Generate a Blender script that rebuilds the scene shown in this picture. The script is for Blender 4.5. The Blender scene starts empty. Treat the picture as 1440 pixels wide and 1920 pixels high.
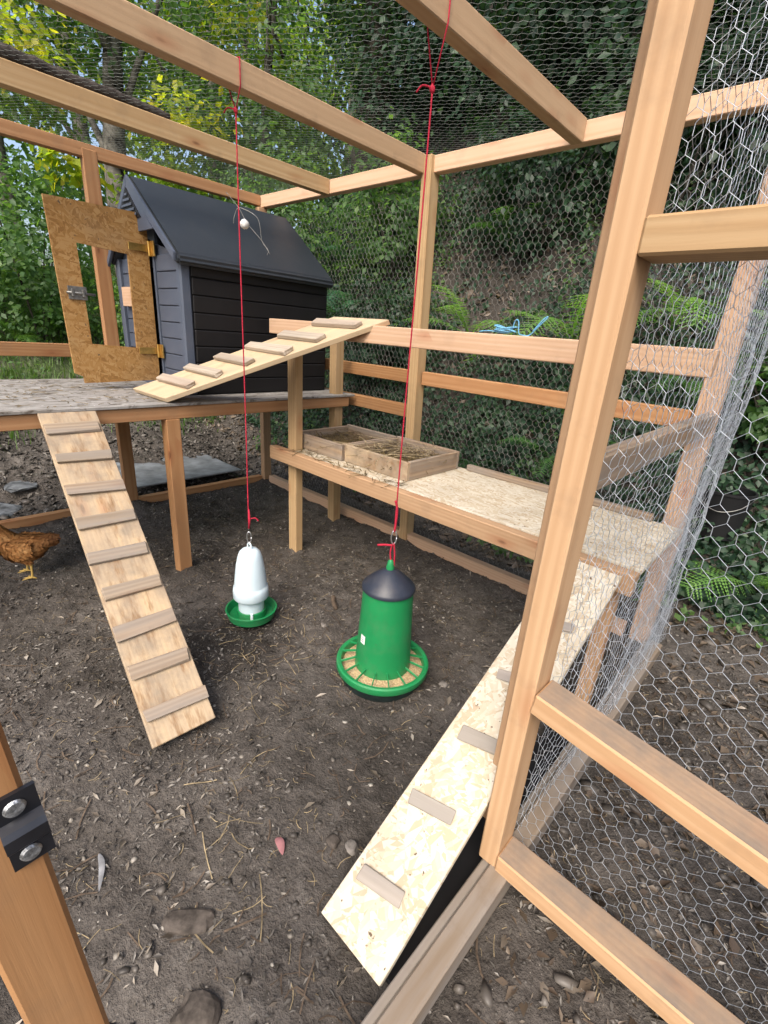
import bpy, bmesh, math, random
import numpy as np
from mathutils import Vector, Matrix, Quaternion

random.seed(7); RNG = np.random.default_rng(7)
SC = bpy.context.scene
COL = SC.collection

# ------------------------------------------------------------------ camera
cam = bpy.data.cameras.new('camera'); camo = bpy.data.objects.new('camera', cam); COL.objects.link(camo)
yaw, pitch, roll = -0.729287, -0.359994, 0.0753612
fw = Vector((math.sin(yaw)*math.cos(pitch), math.cos(yaw)*math.cos(pitch), math.sin(pitch)))
rt = Vector((math.cos(yaw), -math.sin(yaw), 0)); up = rt.cross(fw)
r2 = rt*math.cos(roll) + up*math.sin(roll); u2 = -rt*math.sin(roll) + up*math.cos(roll)
camo.matrix_world = Matrix(((r2.x, u2.x, -fw.x, 0), (r2.y, u2.y, -fw.y, 0), (r2.z, u2.z, -fw.z, 1.25), (0, 0, 0, 1)))
cam.sensor_fit = 'HORIZONTAL'; cam.sensor_width = 36; cam.lens = 880.6/1440*36
cam.clip_start = 0.02; cam.clip_end = 500
SC.camera = camo

# ------------------------------------------------------------------ world, sun, exposure
SUN_AZ_VEC = Vector((0.26, -0.60, 0.75)).normalized()      # towards the sun
elev = math.asin(SUN_AZ_VEC.z)
w = bpy.data.worlds.new('World'); SC.world = w; w.use_nodes = True
nt = w.node_tree; nt.nodes.clear()
sky = nt.nodes.new('ShaderNodeTexSky'); sky.sky_type = 'NISHITA'; sky.sun_disc = False
sky.sun_elevation = elev; sky.sun_rotation = math.atan2(SUN_AZ_VEC.x, SUN_AZ_VEC.y)
sky.air_density = 1.0; sky.dust_density = 5.0; sky.ozone_density = 0.6
bg = nt.nodes.new('ShaderNodeBackground'); bg.inputs[1].default_value = 0.135
wo = nt.nodes.new('ShaderNodeOutputWorld')
nt.links.new(sky.outputs[0], bg.inputs[0]); nt.links.new(bg.outputs[0], wo.inputs[0])
sl = bpy.data.lights.new('sun', 'SUN'); sl.energy = 1.5; sl.angle = math.radians(36); sl.color = (1.0, 0.93, 0.84)
so = bpy.data.objects.new('sun', sl); COL.objects.link(so)
so.rotation_euler = (-SUN_AZ_VEC).to_track_quat('-Z', 'Y').to_euler()
SC.view_settings.view_transform = 'Standard'; SC.view_settings.look = 'None'
SC.view_settings.exposure = 1.12; SC.view_settings.gamma = 1.0; SC.view_settings.use_curve_mapping = False
SC.render.engine = 'CYCLES'
SC.cycles.use_denoising = True
SC.cycles.max_bounces = 5; SC.cycles.diffuse_bounces = 3; SC.cycles.glossy_bounces = 2; SC.cycles.transmission_bounces = 3; SC.cycles.transparent_max_bounces = 4

# ------------------------------------------------------------------ material helpers
class N:
    def __init__(s, name):
        s.m = bpy.data.materials.new(name); s.m.use_nodes = True
        s.t = s.m.node_tree; s.t.nodes.clear()
        s.out = s.t.nodes.new('ShaderNodeOutputMaterial')
    def n(s, typ, **kw):
        x = s.t.nodes.new('ShaderNode'+typ)
        for k, v in kw.items(): setattr(x, k, v)
        return x
    def l(s, a, b): s.t.links.new(a, b)
    def val(s, x, i, v):
        if hasattr(v, 'is_linked') or hasattr(v, 'links'): s.l(v, x.inputs[i])
        else: x.inputs[i].default_value = v
    def math(s, op, a, b=0.0, clamp=False):
        x = s.n('Math', operation=op); x.use_clamp = clamp; s.val(x, 0, a); s.val(x, 1, b); return x.outputs[0]
    def mix(s, f, a, b, typ='MIX'):
        x = s.n('MixRGB', blend_type=typ); s.val(x, 0, f)
        for i, c in ((1, a), (2, b)):
            if isinstance(c, tuple): x.inputs[i].default_value = (*c, 1) if len(c) == 3 else c
            else: s.l(c, x.inputs[i])
        return x.outputs[0]
    def ramp(s, f, stops):
        x = s.n('ValToRGB'); e = x.color_ramp.elements
        while len(e) < len(stops): e.new(0.5)
        for el, (p, c) in zip(e, stops): el.position = p; el.color = (*c, 1) if len(c) == 3 else c
        s.l(f, x.inputs[0]); return x.outputs[0]
    def map(s, src, scale=(1, 1, 1), rot=(0, 0, 0), loc=(0, 0, 0)):
        x = s.n('Mapping'); s.l(src, x.inputs[0]); x.inputs[1].default_value = loc; x.inputs[2].default_value = rot; x.inputs[3].default_value = scale
        return x.outputs[0]
    def noise(s, vec, scale, detail=3, rough=0.55, dist=0.0):
        x = s.n('TexNoise'); s.l(vec, x.inputs['Vector']); x.inputs['Scale'].default_value = scale
        x.inputs['Detail'].default_value = detail; x.inputs['Roughness'].default_value = rough; x.inputs['Distortion'].default_value = dist
        return x.outputs[0]
    def coord(s, which='Object'): return s.n('TexCoord').outputs[which]
    def rand(s): return s.n('ObjectInfo').outputs['Random']
    def bump(s, h, strength=0.3, dist=0.01):
        x = s.n('Bump'); x.inputs['Strength'].default_value = strength; x.inputs['Distance'].default_value = dist; s.l(h, x.inputs['Height']); return x.outputs[0]
    def bsdf(s, col, rough=0.6, spec=0.3, metal=0.0, normal=None, **kw):
        b = s.n('BsdfPrincipled')
        if isinstance(col, tuple): b.inputs['Base Color'].default_value = (*col, 1)
        else: s.l(col, b.inputs['Base Color'])
        s.val(b, 'Roughness', rough); b.inputs['Specular IOR Level'].default_value = spec; b.inputs['Metallic'].default_value = metal
        if normal is not None: s.l(normal, b.inputs['Normal'])
        for k, v in kw.items(): b.inputs[k.replace('_', ' ')].default_value = v
        s.l(b.outputs[0], s.out.inputs[0]); return b

def shifted(m, src):
    """object coordinates shifted by a random amount for each board"""
    x = m.n('VectorMath', operation='ADD'); m.l(src, x.inputs[0])
    c = m.n('CombineXYZ'); rd = m.rand()
    m.l(m.math('MULTIPLY', rd, 37.0), c.inputs[0]); m.l(m.math('MULTIPLY', rd, 0.06), c.inputs[1]); m.l(m.math('ADD', m.math('MULTIPLY', rd, -0.05), 0.035), c.inputs[2])
    m.l(c.outputs[0], x.inputs[1]); return x.outputs[0]

def wood(name, light, dark, ring=0.5, weather=0.0, dirt=0.25, rough=0.7, dust=0.0, stain=0.0):
    m = N(name); p = shifted(m, m.coord())
    wv = m.n('TexWave', wave_type='RINGS', rings_direction='X'); m.l(m.map(p, (0.16, 1, 1)), wv.inputs['Vector'])
    wv.inputs['Scale'].default_value = 21; wv.inputs['Distortion'].default_value = 4.0; wv.inputs['Detail'].default_value = 3.0; wv.inputs['Detail Scale'].default_value = 0.35; wv.inputs['Detail Roughness'].default_value = 0.6
    fine = m.noise(m.map(p, (3, 90, 90)), 1.5, 4, 0.6)
    broad = m.noise(m.map(p, (1.2, 7, 7)), 1.3, 3)
    f = m.math('ADD', m.math('MULTIPLY', wv.outputs['Fac'], ring*1.0), m.math('ADD', m.math('MULTIPLY', fine, 0.5), m.math('MULTIPLY', broad, 0.55)))
    f = m.math('MULTIPLY', f, 0.72)
    mid = tuple((a+b)/2 for a, b in zip(light, dark))
    col = m.ramp(f, [(0.22, light), (0.5, mid), (0.85, dark)])
    # knots
    vo = m.n('TexVoronoi', feature='F1'); m.l(m.map(p, (5, 15, 15)), vo.inputs['Vector']); vo.inputs['Scale'].default_value = 1.0
    kg = m.n('SeparateColor'); m.l(vo.outputs['Color'], kg.inputs[0]); gate = m.math('GREATER_THAN', kg.outputs[0], 0.66)
    kd = m.math('ADD', vo.outputs['Distance'], m.math('MULTIPLY', m.math('SUBTRACT', fine, 0.5), 0.16))
    col = m.mix(m.math('MULTIPLY', m.math('MULTIPLY', m.ramp(kd, [(0.10, (1, 1, 1)), (0.42, (0, 0, 0))]), gate), 0.6), col, (dark[0]*0.85, dark[1]*0.58, dark[2]*0.50))
    col = m.mix(m.math('MULTIPLY', m.math('MULTIPLY', m.ramp(kd, [(0.05, (1, 1, 1)), (0.13, (0, 0, 0))]), gate), 0.75), col, (dark[0]*0.32, dark[1]*0.22, dark[2]*0.2))
    # board to board tone
    tone = m.math('ADD', m.math('MULTIPLY', m.rand(), 0.28), 0.86)
    t3 = m.n('CombineXYZ')
    for i in range(3): m.l(tone, t3.inputs[i])
    col = m.mix(1.0, col, t3.outputs[0], 'MULTIPLY')
    pk = m.math('FRACT', m.math('MULTIPLY', m.rand(), 7.31))
    col = m.mix(m.math('MULTIPLY', pk, 0.10), col, (0.62, 0.36, 0.25))
    if weather > 0:
        g = m.noise(m.map(p, (1.5, 14, 14)), 1.6, 4)
        col = m.mix(m.math('MULTIPLY', m.ramp(g, [(0.32, (0, 0, 0)), (0.62, (1, 1, 1))]), weather), col, (0.24, 0.215, 0.19))
    dn = m.noise(m.coord('Object'), 9, 5, 0.65)
    col = m.mix(m.math('MULTIPLY', m.ramp(dn, [(0.56, (0, 0, 0)), (0.75, (1, 1, 1))]), dirt), col, (0.16, 0.115, 0.08))
    if stain > 0:      # trodden mud smears and brown stains
        q = m.noise(m.map(m.coord(), (5, 22, 5)), 1.0, 4, 0.7); col = m.mix(m.math('MULTIPLY', m.ramp(q, [(0.50, (0, 0, 0)), (0.66, (1, 1, 1))]), stain), col, (0.21, 0.115, 0.05))
        q = m.noise(m.map(m.coord(), (7, 7, 7), (0, 0, 0), (3, 1, 0)), 1.0, 5, 0.7); col = m.mix(m.math('MULTIPLY', m.ramp(q, [(0.42, (0, 0, 0)), (0.62, (1, 1, 1))]), stain*0.8), col, (0.25, 0.205, 0.155))
    if dust > 0:       # boot and hand dirt settled on the upward faces
        gn = m.n('SeparateXYZ'); m.l(m.n('NewGeometry').outputs['True Normal'], gn.inputs[0])
        q = m.noise(m.coord(), 6, 5, 0.7); tp = m.math('MULTIPLY', m.math('GREATER_THAN', gn.outputs[2], 0.8), m.ramp(q, [(0.25, (0.35, 0.35, 0.35)), (0.6, (1, 1, 1))]))
        col = m.mix(m.math('MULTIPLY', tp, dust), col, (0.195, 0.155, 0.122))
    m.bsdf(col, rough, 0.25, normal=m.bump(m.math('ADD', fine, m.math('MULTIPLY', wv.outputs['Fac'], 0.4)), 0.25, 0.002))
    return m.m

def osb(name, cols, dirt=0.2):
    m = N(name); p = m.coord(); layers = []
    for i, (a, sx, sy) in enumerate(((0.15, 16, 75), (0.75, 20, 90), (2.4, 15, 70), (1.57, 26, 110))):
        v = m.n('TexVoronoi', feature='F1'); v.inputs['Randomness'].default_value = 1.0
        m.l(m.map(m.map(p, (1, 1, 1), (0, 0, a), (i*3.1, i*1.7, 0)), (sx, sy, 4)), v.inputs['Vector']); v.inputs['Scale'].default_value = 1
        sp = m.n('SeparateColor'); m.l(v.outputs['Color'], sp.inputs[0]); layers.append(sp.outputs[0])
    def pick(c, a, b): return m.math('ADD', m.math('MULTIPLY', m.math('GREATER_THAN', c, 0.5), a), m.math('MULTIPLY', m.math('LESS_THAN', c, 0.5), b))
    f = pick(layers[3], pick(layers[2], layers[0], layers[1]), pick(layers[1], layers[2], layers[0]))
    f = m.math('ADD', f, m.math('MULTIPLY', m.math('SUBTRACT', m.noise(m.map(p, (40, 150, 4)), 1, 2), 0.5), 0.25))
    col = m.ramp(f, [(0.05, cols[0]), (0.3, cols[1]), (0.55, cols[2]), (0.9, cols[3])])
    b = m.noise(p, 3.5, 4); col = m.mix(m.math('MULTIPLY', m.ramp(b, [(0.5, (0, 0, 0)), (0.72, (1, 1, 1))]), dirt), col, (0.2, 0.15, 0.1))
    sp = m.noise(p, 55, 2); col = m.mix(m.ramp(sp, [(0.69, (0, 0, 0)), (0.74, (1, 1, 1))]), col, (0.12, 0.08, 0.05))
    m.bsdf(col, 0.72, 0.3, normal=m.bump(f, 0.35, 0.003)); return m.m

def plain(name, col, rough=0.5, spec=0.4, metal=0.0, noise=0.12, scale=30, bump=0.0, dust=0.0, **kw):
    m = N(name); n1 = m.noise(m.coord(), scale, 4, 0.6)
    k = tuple(max(0, c*(1-noise*2.2)) for c in col); l = tuple(min(1, c*(1+noise*1.6)) for c in col)
    c = m.ramp(n1, [(0.3, k), (0.7, l)])
    if dust:
        q = m.noise(m.coord(), 11, 6, 0.72); c = m.mix(m.math('MULTIPLY', m.ramp(q, [(0.48, (0, 0, 0)), (0.72, (1, 1, 1))]), dust), c, (0.16, 0.135, 0.11))
        q = m.noise(m.coord(), 70, 3, 0.6); c = m.mix(m.math('MULTIPLY', m.ramp(q, [(0.66, (0, 0, 0)), (0.74, (1, 1, 1))]), min(1, dust*2.2)), c, (0.10, 0.08, 0.06))
    r = m.math('ADD', m.math('MULTIPLY', m.noise(m.coord(), scale*0.4, 3), 0.25), rough-0.12)
    m.bsdf(c, r, spec, metal, normal=m.bump(n1, bump, 0.003) if bump else None, **kw); return m.m

def leafmat(name, cols, trans=0.4, scale=1.5):
    m = N(name); g = m.n('NewGeometry')
    n1 = m.noise(g.outputs['Position'], scale, 3); rnd = g.outputs['Random Per Island']
    f = m.math('ADD', m.math('MULTIPLY', n1, 0.7), m.math('MULTIPLY', rnd, 0.45)); f = m.math('SUBTRACT', f, 0.1)
    st = [(0.18+0.64*i/(len(cols)-1), c) for i, c in enumerate(cols)]
    col = m.ramp(f, st)
    b = m.n('BsdfPrincipled'); m.l(col, b.inputs['Base Color']); b.inputs['Roughness'].default_value = 0.45; b.inputs['Specular IOR Level'].default_value = 0.35
    t = m.n('BsdfTranslucent'); m.l(m.mix(1.0, col, (1.9, 2.0, 0.8), 'MULTIPLY'), t.inputs[0])
    x = m.n('MixShader'); x.inputs[0].default_value = trans
    m.l(b.outputs[0], x.inputs[1]); m.l(t.outputs[0], x.inputs[2]); m.l(x.outputs[0], m.out.inputs[0]); return m.m

M = {}
M['pine'] = wood('pine', (0.47, 0.318, 0.188), (0.345, 0.205, 0.105), ring=0.32)
M['pine_pale'] = wood('pine_pale', (0.60, 0.425, 0.295), (0.48, 0.300, 0.18), ring=0.35, dirt=0.15)
M['pine_orange'] = wood('pine_orange', (0.40, 0.225, 0.105), (0.28, 0.135, 0.052), ring=0.45, dirt=0.25)
M['pine_yellow'] = wood('pine_yellow', (0.45, 0.325, 0.180), (0.33, 0.210, 0.098), ring=0.4)
M['weathered'] = wood('weathered', (0.40, 0.305, 0.20), (0.22, 0.145, 0.085), weather=0.8, dirt=0.5)
M['grey_wood'] = wood('grey_wood', (0.31, 0.275, 0.225), (0.19, 0.155, 0.12), weather=0.8, dirt=0.4)
M['pine_dusty'] = wood('pine_dusty', (0.46, 0.305, 0.178), (0.34, 0.200, 0.100), ring=0.3, dust=1.0)
M['ply'] = wood('ply', (0.47, 0.365, 0.230), (0.37, 0.265, 0.150), ring=0.15, weather=0.35, dirt=0.7, stain=0.95)
M['ply_clean'] = wood('ply_clean', (0.56, 0.45, 0.295), (0.45, 0.335, 0.195), ring=0.25, weather=0.25, dirt=0.35)
M['cleat_old'] = wood('cleat_old', (0.34, 0.275, 0.20), (0.20, 0.15, 0.10), weather=0.75, dirt=0.6)
M['cleat_grey'] = wood('cleat_grey', (0.35, 0.325, 0.285), (0.27, 0.245, 0.21), weather=0.6, dirt=0.3, ring=0.2)
M['sill'] = wood('sill', (0.30, 0.245, 0.185), (0.19, 0.145, 0.10), weather=0.9, dirt=0.7)
M['cleat_pale'] = wood('cleat_pale', (0.50, 0.43, 0.34), (0.36, 0.30, 0.23), weather=0.35, dirt=0.25)
M['pine_plain'] = wood('pine_plain', (0.47, 0.330, 0.200), (0.36, 0.235, 0.13), ring=0.18)
M['osb_new'] = osb('osb_new', ((0.44, 0.355, 0.245), (0.50, 0.43, 0.315), (0.555, 0.495, 0.385), (0.60, 0.56, 0.465)), 0.28)
M['osb_old'] = osb('osb_old', ((0.25, 0.125, 0.036), (0.32, 0.17, 0.052), (0.36, 0.20, 0.068), (0.41, 0.245, 0.095)), 0.3)
M['black'] = plain('black_plastic', (0.010, 0.010, 0.0115), 0.55, 0.3, noise=0.08, scale=8)
M['roof'] = plain('dark_roof_plastic', (0.019, 0.024, 0.031), 0.45, 0.5, noise=0.03, scale=5, dust=0.05)
M['slate'] = plain('lit_slate_plastic', (0.070, 0.088, 0.126), 0.5, 0.4, noise=0.05, scale=6, dust=0.12)  # coop front; its paler blue partly puts the light into the colour
M['green'] = plain('green_plastic', (0.012, 0.215, 0.068), 0.42, 0.45, noise=0.05, scale=9, dust=0.16)
M['dgreen'] = plain('dark_green_plastic', (0.008, 0.19, 0.06), 0.4, 0.5, noise=0.08, scale=9, dust=0.25)
M['navy'] = plain('dark_navy_plastic', (0.020, 0.026, 0.042), 0.42, 0.5, noise=0.08, scale=12, dust=0.18)
M['tray'] = plain('blackgreen_plastic', (0.012, 0.022, 0.022), 0.5, 0.4, noise=0.2)
M['cord'] = plain('red_cord', (0.40, 0.020, 0.045), 0.75, 0.2, noise=0.18, scale=220)
M['twine'] = plain('blue_twine', (0.16, 0.40, 0.60), 0.7, 0.2, noise=0.2, scale=200)
M['steel'] = plain('steel', (0.62, 0.63, 0.65), 0.32, 0.5, 0.95, noise=0.1)
M['dull_steel2'] = plain('zinc_screw', (0.40, 0.42, 0.44), 0.42, 0.5, 0.85, noise=0.3, scale=300, bump=0.4)
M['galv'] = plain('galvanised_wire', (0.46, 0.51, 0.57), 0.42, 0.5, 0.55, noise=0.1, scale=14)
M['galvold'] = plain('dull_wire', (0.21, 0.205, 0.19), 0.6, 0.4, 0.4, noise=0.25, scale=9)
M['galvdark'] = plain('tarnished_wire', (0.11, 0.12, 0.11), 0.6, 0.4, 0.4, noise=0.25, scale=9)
M['brass'] = plain('brass', (0.62, 0.40, 0.12), 0.35, 0.5, 0.9, noise=0.15)
M['black_metal'] = plain('black_metal', (0.012, 0.013, 0.017), 0.3, 0.6, 0.0, noise=0.2)
M['dull_steel'] = plain('dull_steel', (0.22, 0.22, 0.21), 0.45, 0.5, 0.7, noise=0.2)
M['paper'] = plain('paper', (0.75, 0.76, 0.74), 0.7, 0.2, noise=0.03)
M['whitecord'] = plain('white_cord', (0.66, 0.66, 0.65), 0.7, 0.2, noise=0.1, scale=120)
M['felt'] = plain('dark_felt', (0.055, 0.047, 0.042), 0.9, 0.1, noise=0.3, scale=40, bump=0.5)
M['straw'] = plain('straw', (0.27, 0.215, 0.13), 0.8, 0.2, noise=0.3, scale=25)
M['hay'] = plain('hay', (0.15, 0.11, 0.052), 0.85, 0.15, noise=0.4, scale=25)
M['stone'] = plain('stone', (0.17, 0.155, 0.14), 0.85, 0.2, noise=0.3, scale=22, bump=0.5)
M['brick'] = plain('brick_clay', (0.075, 0.064, 0.055), 0.9, 0.15, noise=0.3, scale=30, bump=0.5)
M['slab'] = plain('grey_sheet', (0.15, 0.165, 0.18), 0.7, 0.35, noise=0.25, scale=7, bump=0.2)
M['stone_grey'] = plain('stone_grey', (0.115, 0.125, 0.135), 0.85, 0.2, noise=0.4, scale=14, bump=0.6)
M['stick'] = plain('stick_bark', (0.10, 0.075, 0.055), 0.9, 0.15, noise=0.3, scale=40, bump=0.5)
M['bark'] = plain('bark', (0.14, 0.13, 0.115), 0.92, 0.1, noise=0.45, scale=7, bump=0.9)
M['bark_dark'] = plain('bark_dark', (0.055, 0.05, 0.042), 0.92, 0.1, noise=0.45, scale=7, bump=0.9)
M['pink'] = plain('pink_scrap', (0.26, 0.12, 0.125), 0.8, 0.2)
M['feather'] = plain('feather', (0.22, 0.225, 0.235), 0.75, 0.2, noise=0.15)
M['litter'] = leafmat('litter_leaf', [(0.030, 0.022, 0.016), (0.080, 0.058, 0.041), (0.15, 0.118, 0.088), (0.06, 0.042, 0.026)], 0.1, 6)
M['chips'] = leafmat('soil_bits', [(0.025, 0.022, 0.019), (0.065, 0.058, 0.050), (0.14, 0.128, 0.112), (0.30, 0.28, 0.25)], 0.0, 14)
M['chip_pale'] = leafmat('wood_chip', [(0.05, 0.04, 0.03), (0.12, 0.10, 0.078), (0.22, 0.19, 0.15), (0.36, 0.33, 0.29)], 0.0, 20)
M['clod'] = leafmat('soil_clod', [(0.035, 0.031, 0.027), (0.070, 0.062, 0.054), (0.125, 0.112, 0.098)], 0.0, 10)
M['grit'] = leafmat('grit', [(0.10, 0.09, 0.075), (0.22, 0.20, 0.17), (0.42, 0.40, 0.36)], 0.0, 10)
M['leaf_dark'] = leafmat('leaf_dark', [(0.010, 0.026, 0.016), (0.024, 0.056, 0.030), (0.052, 0.105, 0.048)], 0.3)
M['leaf_mid'] = leafmat('leaf_mid', [(0.040, 0.090, 0.034), (0.080, 0.160, 0.055), (0.14, 0.225, 0.07)], 0.5)
M['leaf_light'] = leafmat('leaf_light', [(0.07, 0.14, 0.02), (0.14, 0.22, 0.03), (0.24, 0.29, 0.04)], 0.55)
M['leaf_sunlit'] = leafmat('leaf_sunlit', [(0.14, 0.23, 0.03), (0.30, 0.34, 0.035), (0.54, 0.42, 0.04)], 0.6)  # yellow leaves with the sunlit glow put into their colour
M['fern'] = leafmat('fern_leaf', [(0.035, 0.10, 0.03), (0.075, 0.18, 0.05), (0.12, 0.25, 0.07)], 0.4, 3)
M['fern_blue'] = leafmat('fern_leaf_bluish', [(0.025, 0.085, 0.045), (0.05, 0.14, 0.08), (0.085, 0.19, 0.10)], 0.35, 3)
M['fern_bright'] = leafmat('fern_leaf_bright', [(0.09, 0.21, 0.045), (0.15, 0.30, 0.075), (0.22, 0.38, 0.10)], 0.4, 3)
M['grass'] = leafmat('grass_blade', [(0.05, 0.10, 0.03), (0.10, 0.18, 0.05), (0.17, 0.24, 0.08)], 0.4, 2)

def mat_bottle():
    m = N('milky_plastic')
    b = m.bsdf((0.56, 0.67, 0.73), 0.35, 0.5); b.inputs['Subsurface Weight'].default_value = 0.6; b.inputs['Subsurface Radius'].default_value = (0.04, 0.045, 0.05); b.inputs['Subsurface Scale'].default_value = 0.4
    return m.m
M['milky'] = mat_bottle()

def mat_feed():
    m = N('feed_crumble'); n1 = m.noise(m.coord(), 160, 3, 0.7); c = m.ramp(n1, [(0.3, (0.20, 0.13, 0.07)), (0.5, (0.46, 0.34, 0.19)), (0.75, (0.62, 0.49, 0.31))])
    m.bsdf(c, 0.85, 0.2, normal=m.bump(n1, 0.8, 0.006)); return m.m
M['feed'] = mat_feed()

def mat_deck():
    m = N('dirty_deck'); p = m.coord()
    a = m.noise(m.map(p, (3, 10, 3)), 2.2, 5, 0.65); b = m.noise(p, 45, 4, 0.7); c = m.noise(m.map(p, (2, 6, 2)), 5, 4, 0.7, 0.6)
    col = m.ramp(a, [(0.3, (0.20, 0.185, 0.165)), (0.55, (0.31, 0.30, 0.285)), (0.75, (0.40, 0.385, 0.36))])
    col = m.mix(m.ramp(c, [(0.52, (0, 0, 0)), (0.66, (1, 1, 1))]), col, (0.075, 0.06, 0.045))
    col = m.mix(m.ramp(b, [(0.64, (0, 0, 0)), (0.72, (1, 1, 1))]), col, (0.05, 0.042, 0.035))
    col = m.mix(m.ramp(m.noise(p, 30, 2), [(0.70, (0, 0, 0)), (0.73, (1, 1, 1))]), col, (0.6, 0.6, 0.58))
    m.bsdf(col, 0.75, 0.3, normal=m.bump(b, 0.4, 0.004)); return m.m
M['deck'] = mat_deck()

def mat_soil():
    m = N('soil'); p = m.n('NewGeometry').outputs['Position']
    big = m.noise(p, 1.6, 4, 0.6); mid = m.noise(p, 14, 5, 0.65); fine = m.noise(p, 90, 4, 0.7)
    f = m.math('ADD', m.math('MULTIPLY', big, 0.50), m.math('ADD', m.math('MULTIPLY', mid, 0.40), m.math('MULTIPLY', fine, 0.3)))
    col = m.ramp(f, [(0.36, (0.017, 0.0150, 0.0130)), (0.52, (0.050, 0.0440, 0.0385)), (0.66, (0.100, 0.089, 0.079)), (0.8, (0.165, 0.15, 0.134))])
    sp = m.noise(p, 130, 2, 0.5); col = m.mix(m.ramp(sp, [(0.71, (0, 0, 0)), (0.77, (1, 1, 1))]), col, (0.22, 0.20, 0.175))
    dv = m.n('VectorMath', operation='DISTANCE'); m.l(p, dv.inputs[0]); dv.inputs[1].default_value = (-1.62, 0.90, -0.05)
    damp = m.ramp(m.math('ADD', dv.outputs['Value'], m.math('MULTIPLY', mid, 0.35)), [(0.30, (1, 1, 1)), (0.52, (0, 0, 0))])
    col = m.mix(m.math('MULTIPLY', damp, 0.75), col, (0.016, 0.013, 0.011))
    sy = m.n('SeparateXYZ'); m.l(p, sy.inputs[0])
    humus_shade = m.math('MULTIPLY', m.math('ADD', m.math('SUBTRACT', sy.outputs[1], 2.75), m.math('MULTIPLY', m.math('SUBTRACT', mid, 0.5), 0.8)), 3.0, True)
    col = m.mix(m.math('MULTIPLY', humus_shade, 0.60), col, (0.028, 0.0235, 0.019))  # dark humus tone on the bank, its shade put into the colour
    # grassy green tint on the far slopes
    sx = m.n('SeparateXYZ'); m.l(p, sx.inputs[0])
    far = m.math('MULTIPLY', m.math('SUBTRACT', -4.9, sx.outputs[0]), 0.9, True)
    gr = m.math('MULTIPLY', far, m.ramp(m.noise(p, 2.2, 4), [(0.40, (0, 0, 0)), (0.6, (1, 1, 1))]))
    col = m.mix(m.math('MULTIPLY', gr, 0.75), col, (0.06, 0.095, 0.03))
    m.bsdf(col, 0.93, 0.18, normal=m.bump(m.math('ADD', mid, m.math('MULTIPLY', fine, 0.6)), 0.9, 0.02)); return m.m
M['soil'] = mat_soil()

def mat_hen():
    m = N('hen_plumage'); p = m.coord(); s = m.n('SeparateXYZ'); m.l(p, s.inputs[0])
    n1 = m.noise(m.map(p, (1, 1, 1.6)), 32, 4, 0.6, 0.4); n2 = m.noise(p, 9, 3)
    col = m.ramp(m.math('ADD', m.math('MULTIPLY', n1, 0.6), m.math('MULTIPLY', n2, 0.45)), [(0.32, (0.14, 0.05, 0.016)), (0.52, (0.36, 0.165, 0.052)), (0.74, (0.56, 0.32, 0.13))])
    tail = m.ramp(m.math('MULTIPLY', m.math('ADD', s.outputs[0], 0.24), 5.0), [(0.15, (1, 1, 1)), (0.9, (0, 0, 0))])
    col = m.mix(m.math('MULTIPLY', tail, 0.8), col, (0.035, 0.010, 0.004))
    leg = m.ramp(s.outputs[2], [(0.105, (1, 1, 1)), (0.118, (0, 0, 0))])
    col = m.mix(leg, col, (0.50, 0.34, 0.10))
    hd = m.math('MULTIPLY', m.math('GREATER_THAN', s.outputs[0], 0.232), m.math('GREATER_THAN', s.outputs[2], 0.335))
    col = m.mix(hd, col, (0.42, 0.04, 0.03))
    m.bsdf(col, 0.7, 0.2, normal=m.bump(n1, 0.5, 0.006)); return m.m
M['hen'] = mat_hen()

# ------------------------------------------------------------------ object helpers
W = {}
def reg(o, mw, parent=None):
    COL.objects.link(o)
    if parent is not None:
        o.parent = parent; o.matrix_parent_inverse = W[parent.name].inverted()
    o.matrix_basis = mw; W[o.name] = mw.copy(); return o
def tag(o, label=None, cat=None, group=None, kind=None):
    if label: o['label'] = label
    if cat: o['category'] = cat
    if group: o['group'] = group
    if kind: o['kind'] = kind
    return o
def empty(name, loc, label, cat, group=None, rz=0.0):
    o = bpy.data.objects.new(name, None); o.empty_display_size = 0.1
    reg(o, Matrix.Translation(loc) @ Matrix.Rotation(rz, 4, 'Z')); return tag(o, label, cat, group)
def np_mesh(name, v, f, mat=None, smooth=False):
    """v (n,3), f (m,3|4) arrays"""
    v = np.asarray(v, np.float32); f = np.asarray(f, np.int32)
    me = bpy.data.meshes.new(name); k = f.shape[1]
    me.vertices.add(len(v)); me.vertices.foreach_set('co', v.ravel())
    me.loops.add(f.size); me.loops.foreach_set('vertex_index', f.ravel())
    me.polygons.add(len(f)); me.polygons.foreach_set('loop_start', np.arange(0, f.size, k, dtype=np.int32))
    me.polygons.foreach_set('loop_total', np.full(len(f), k, np.int32))
    if smooth: me.polygons.foreach_set('use_smooth', np.ones(len(f), bool))
    me.update(calc_edges=True)
    if mat: me.materials.append(mat)
    return me
def obj(name, me, parent=None, mw=None):
    return reg(bpy.data.objects.new(name, me), mw or Matrix.Identity(4), parent)
def bm_mesh(name, bm, mat, smooth=False):
    me = bpy.data.meshes.new(name); bm.to_mesh(me); bm.free()
    if smooth:
        for p in me.polygons: p.use_smooth = True
    me.materials.append(mat); return me
def box_mesh(name, sx, sy, sz, mat, ch=0.003, bow=0.0, seg=1):
    bm = bmesh.new(); bmesh.ops.create_cube(bm, size=1)
    bmesh.ops.scale(bm, vec=(sx, sy, sz), verts=bm.verts)
    if ch: bmesh.ops.bevel(bm, geom=bm.edges[:], offset=min(ch, sx*.3, sy*.3, sz*.3), segments=seg, affect='EDGES', profile=0.6)
    return bm_mesh(name, bm, mat)
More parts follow.
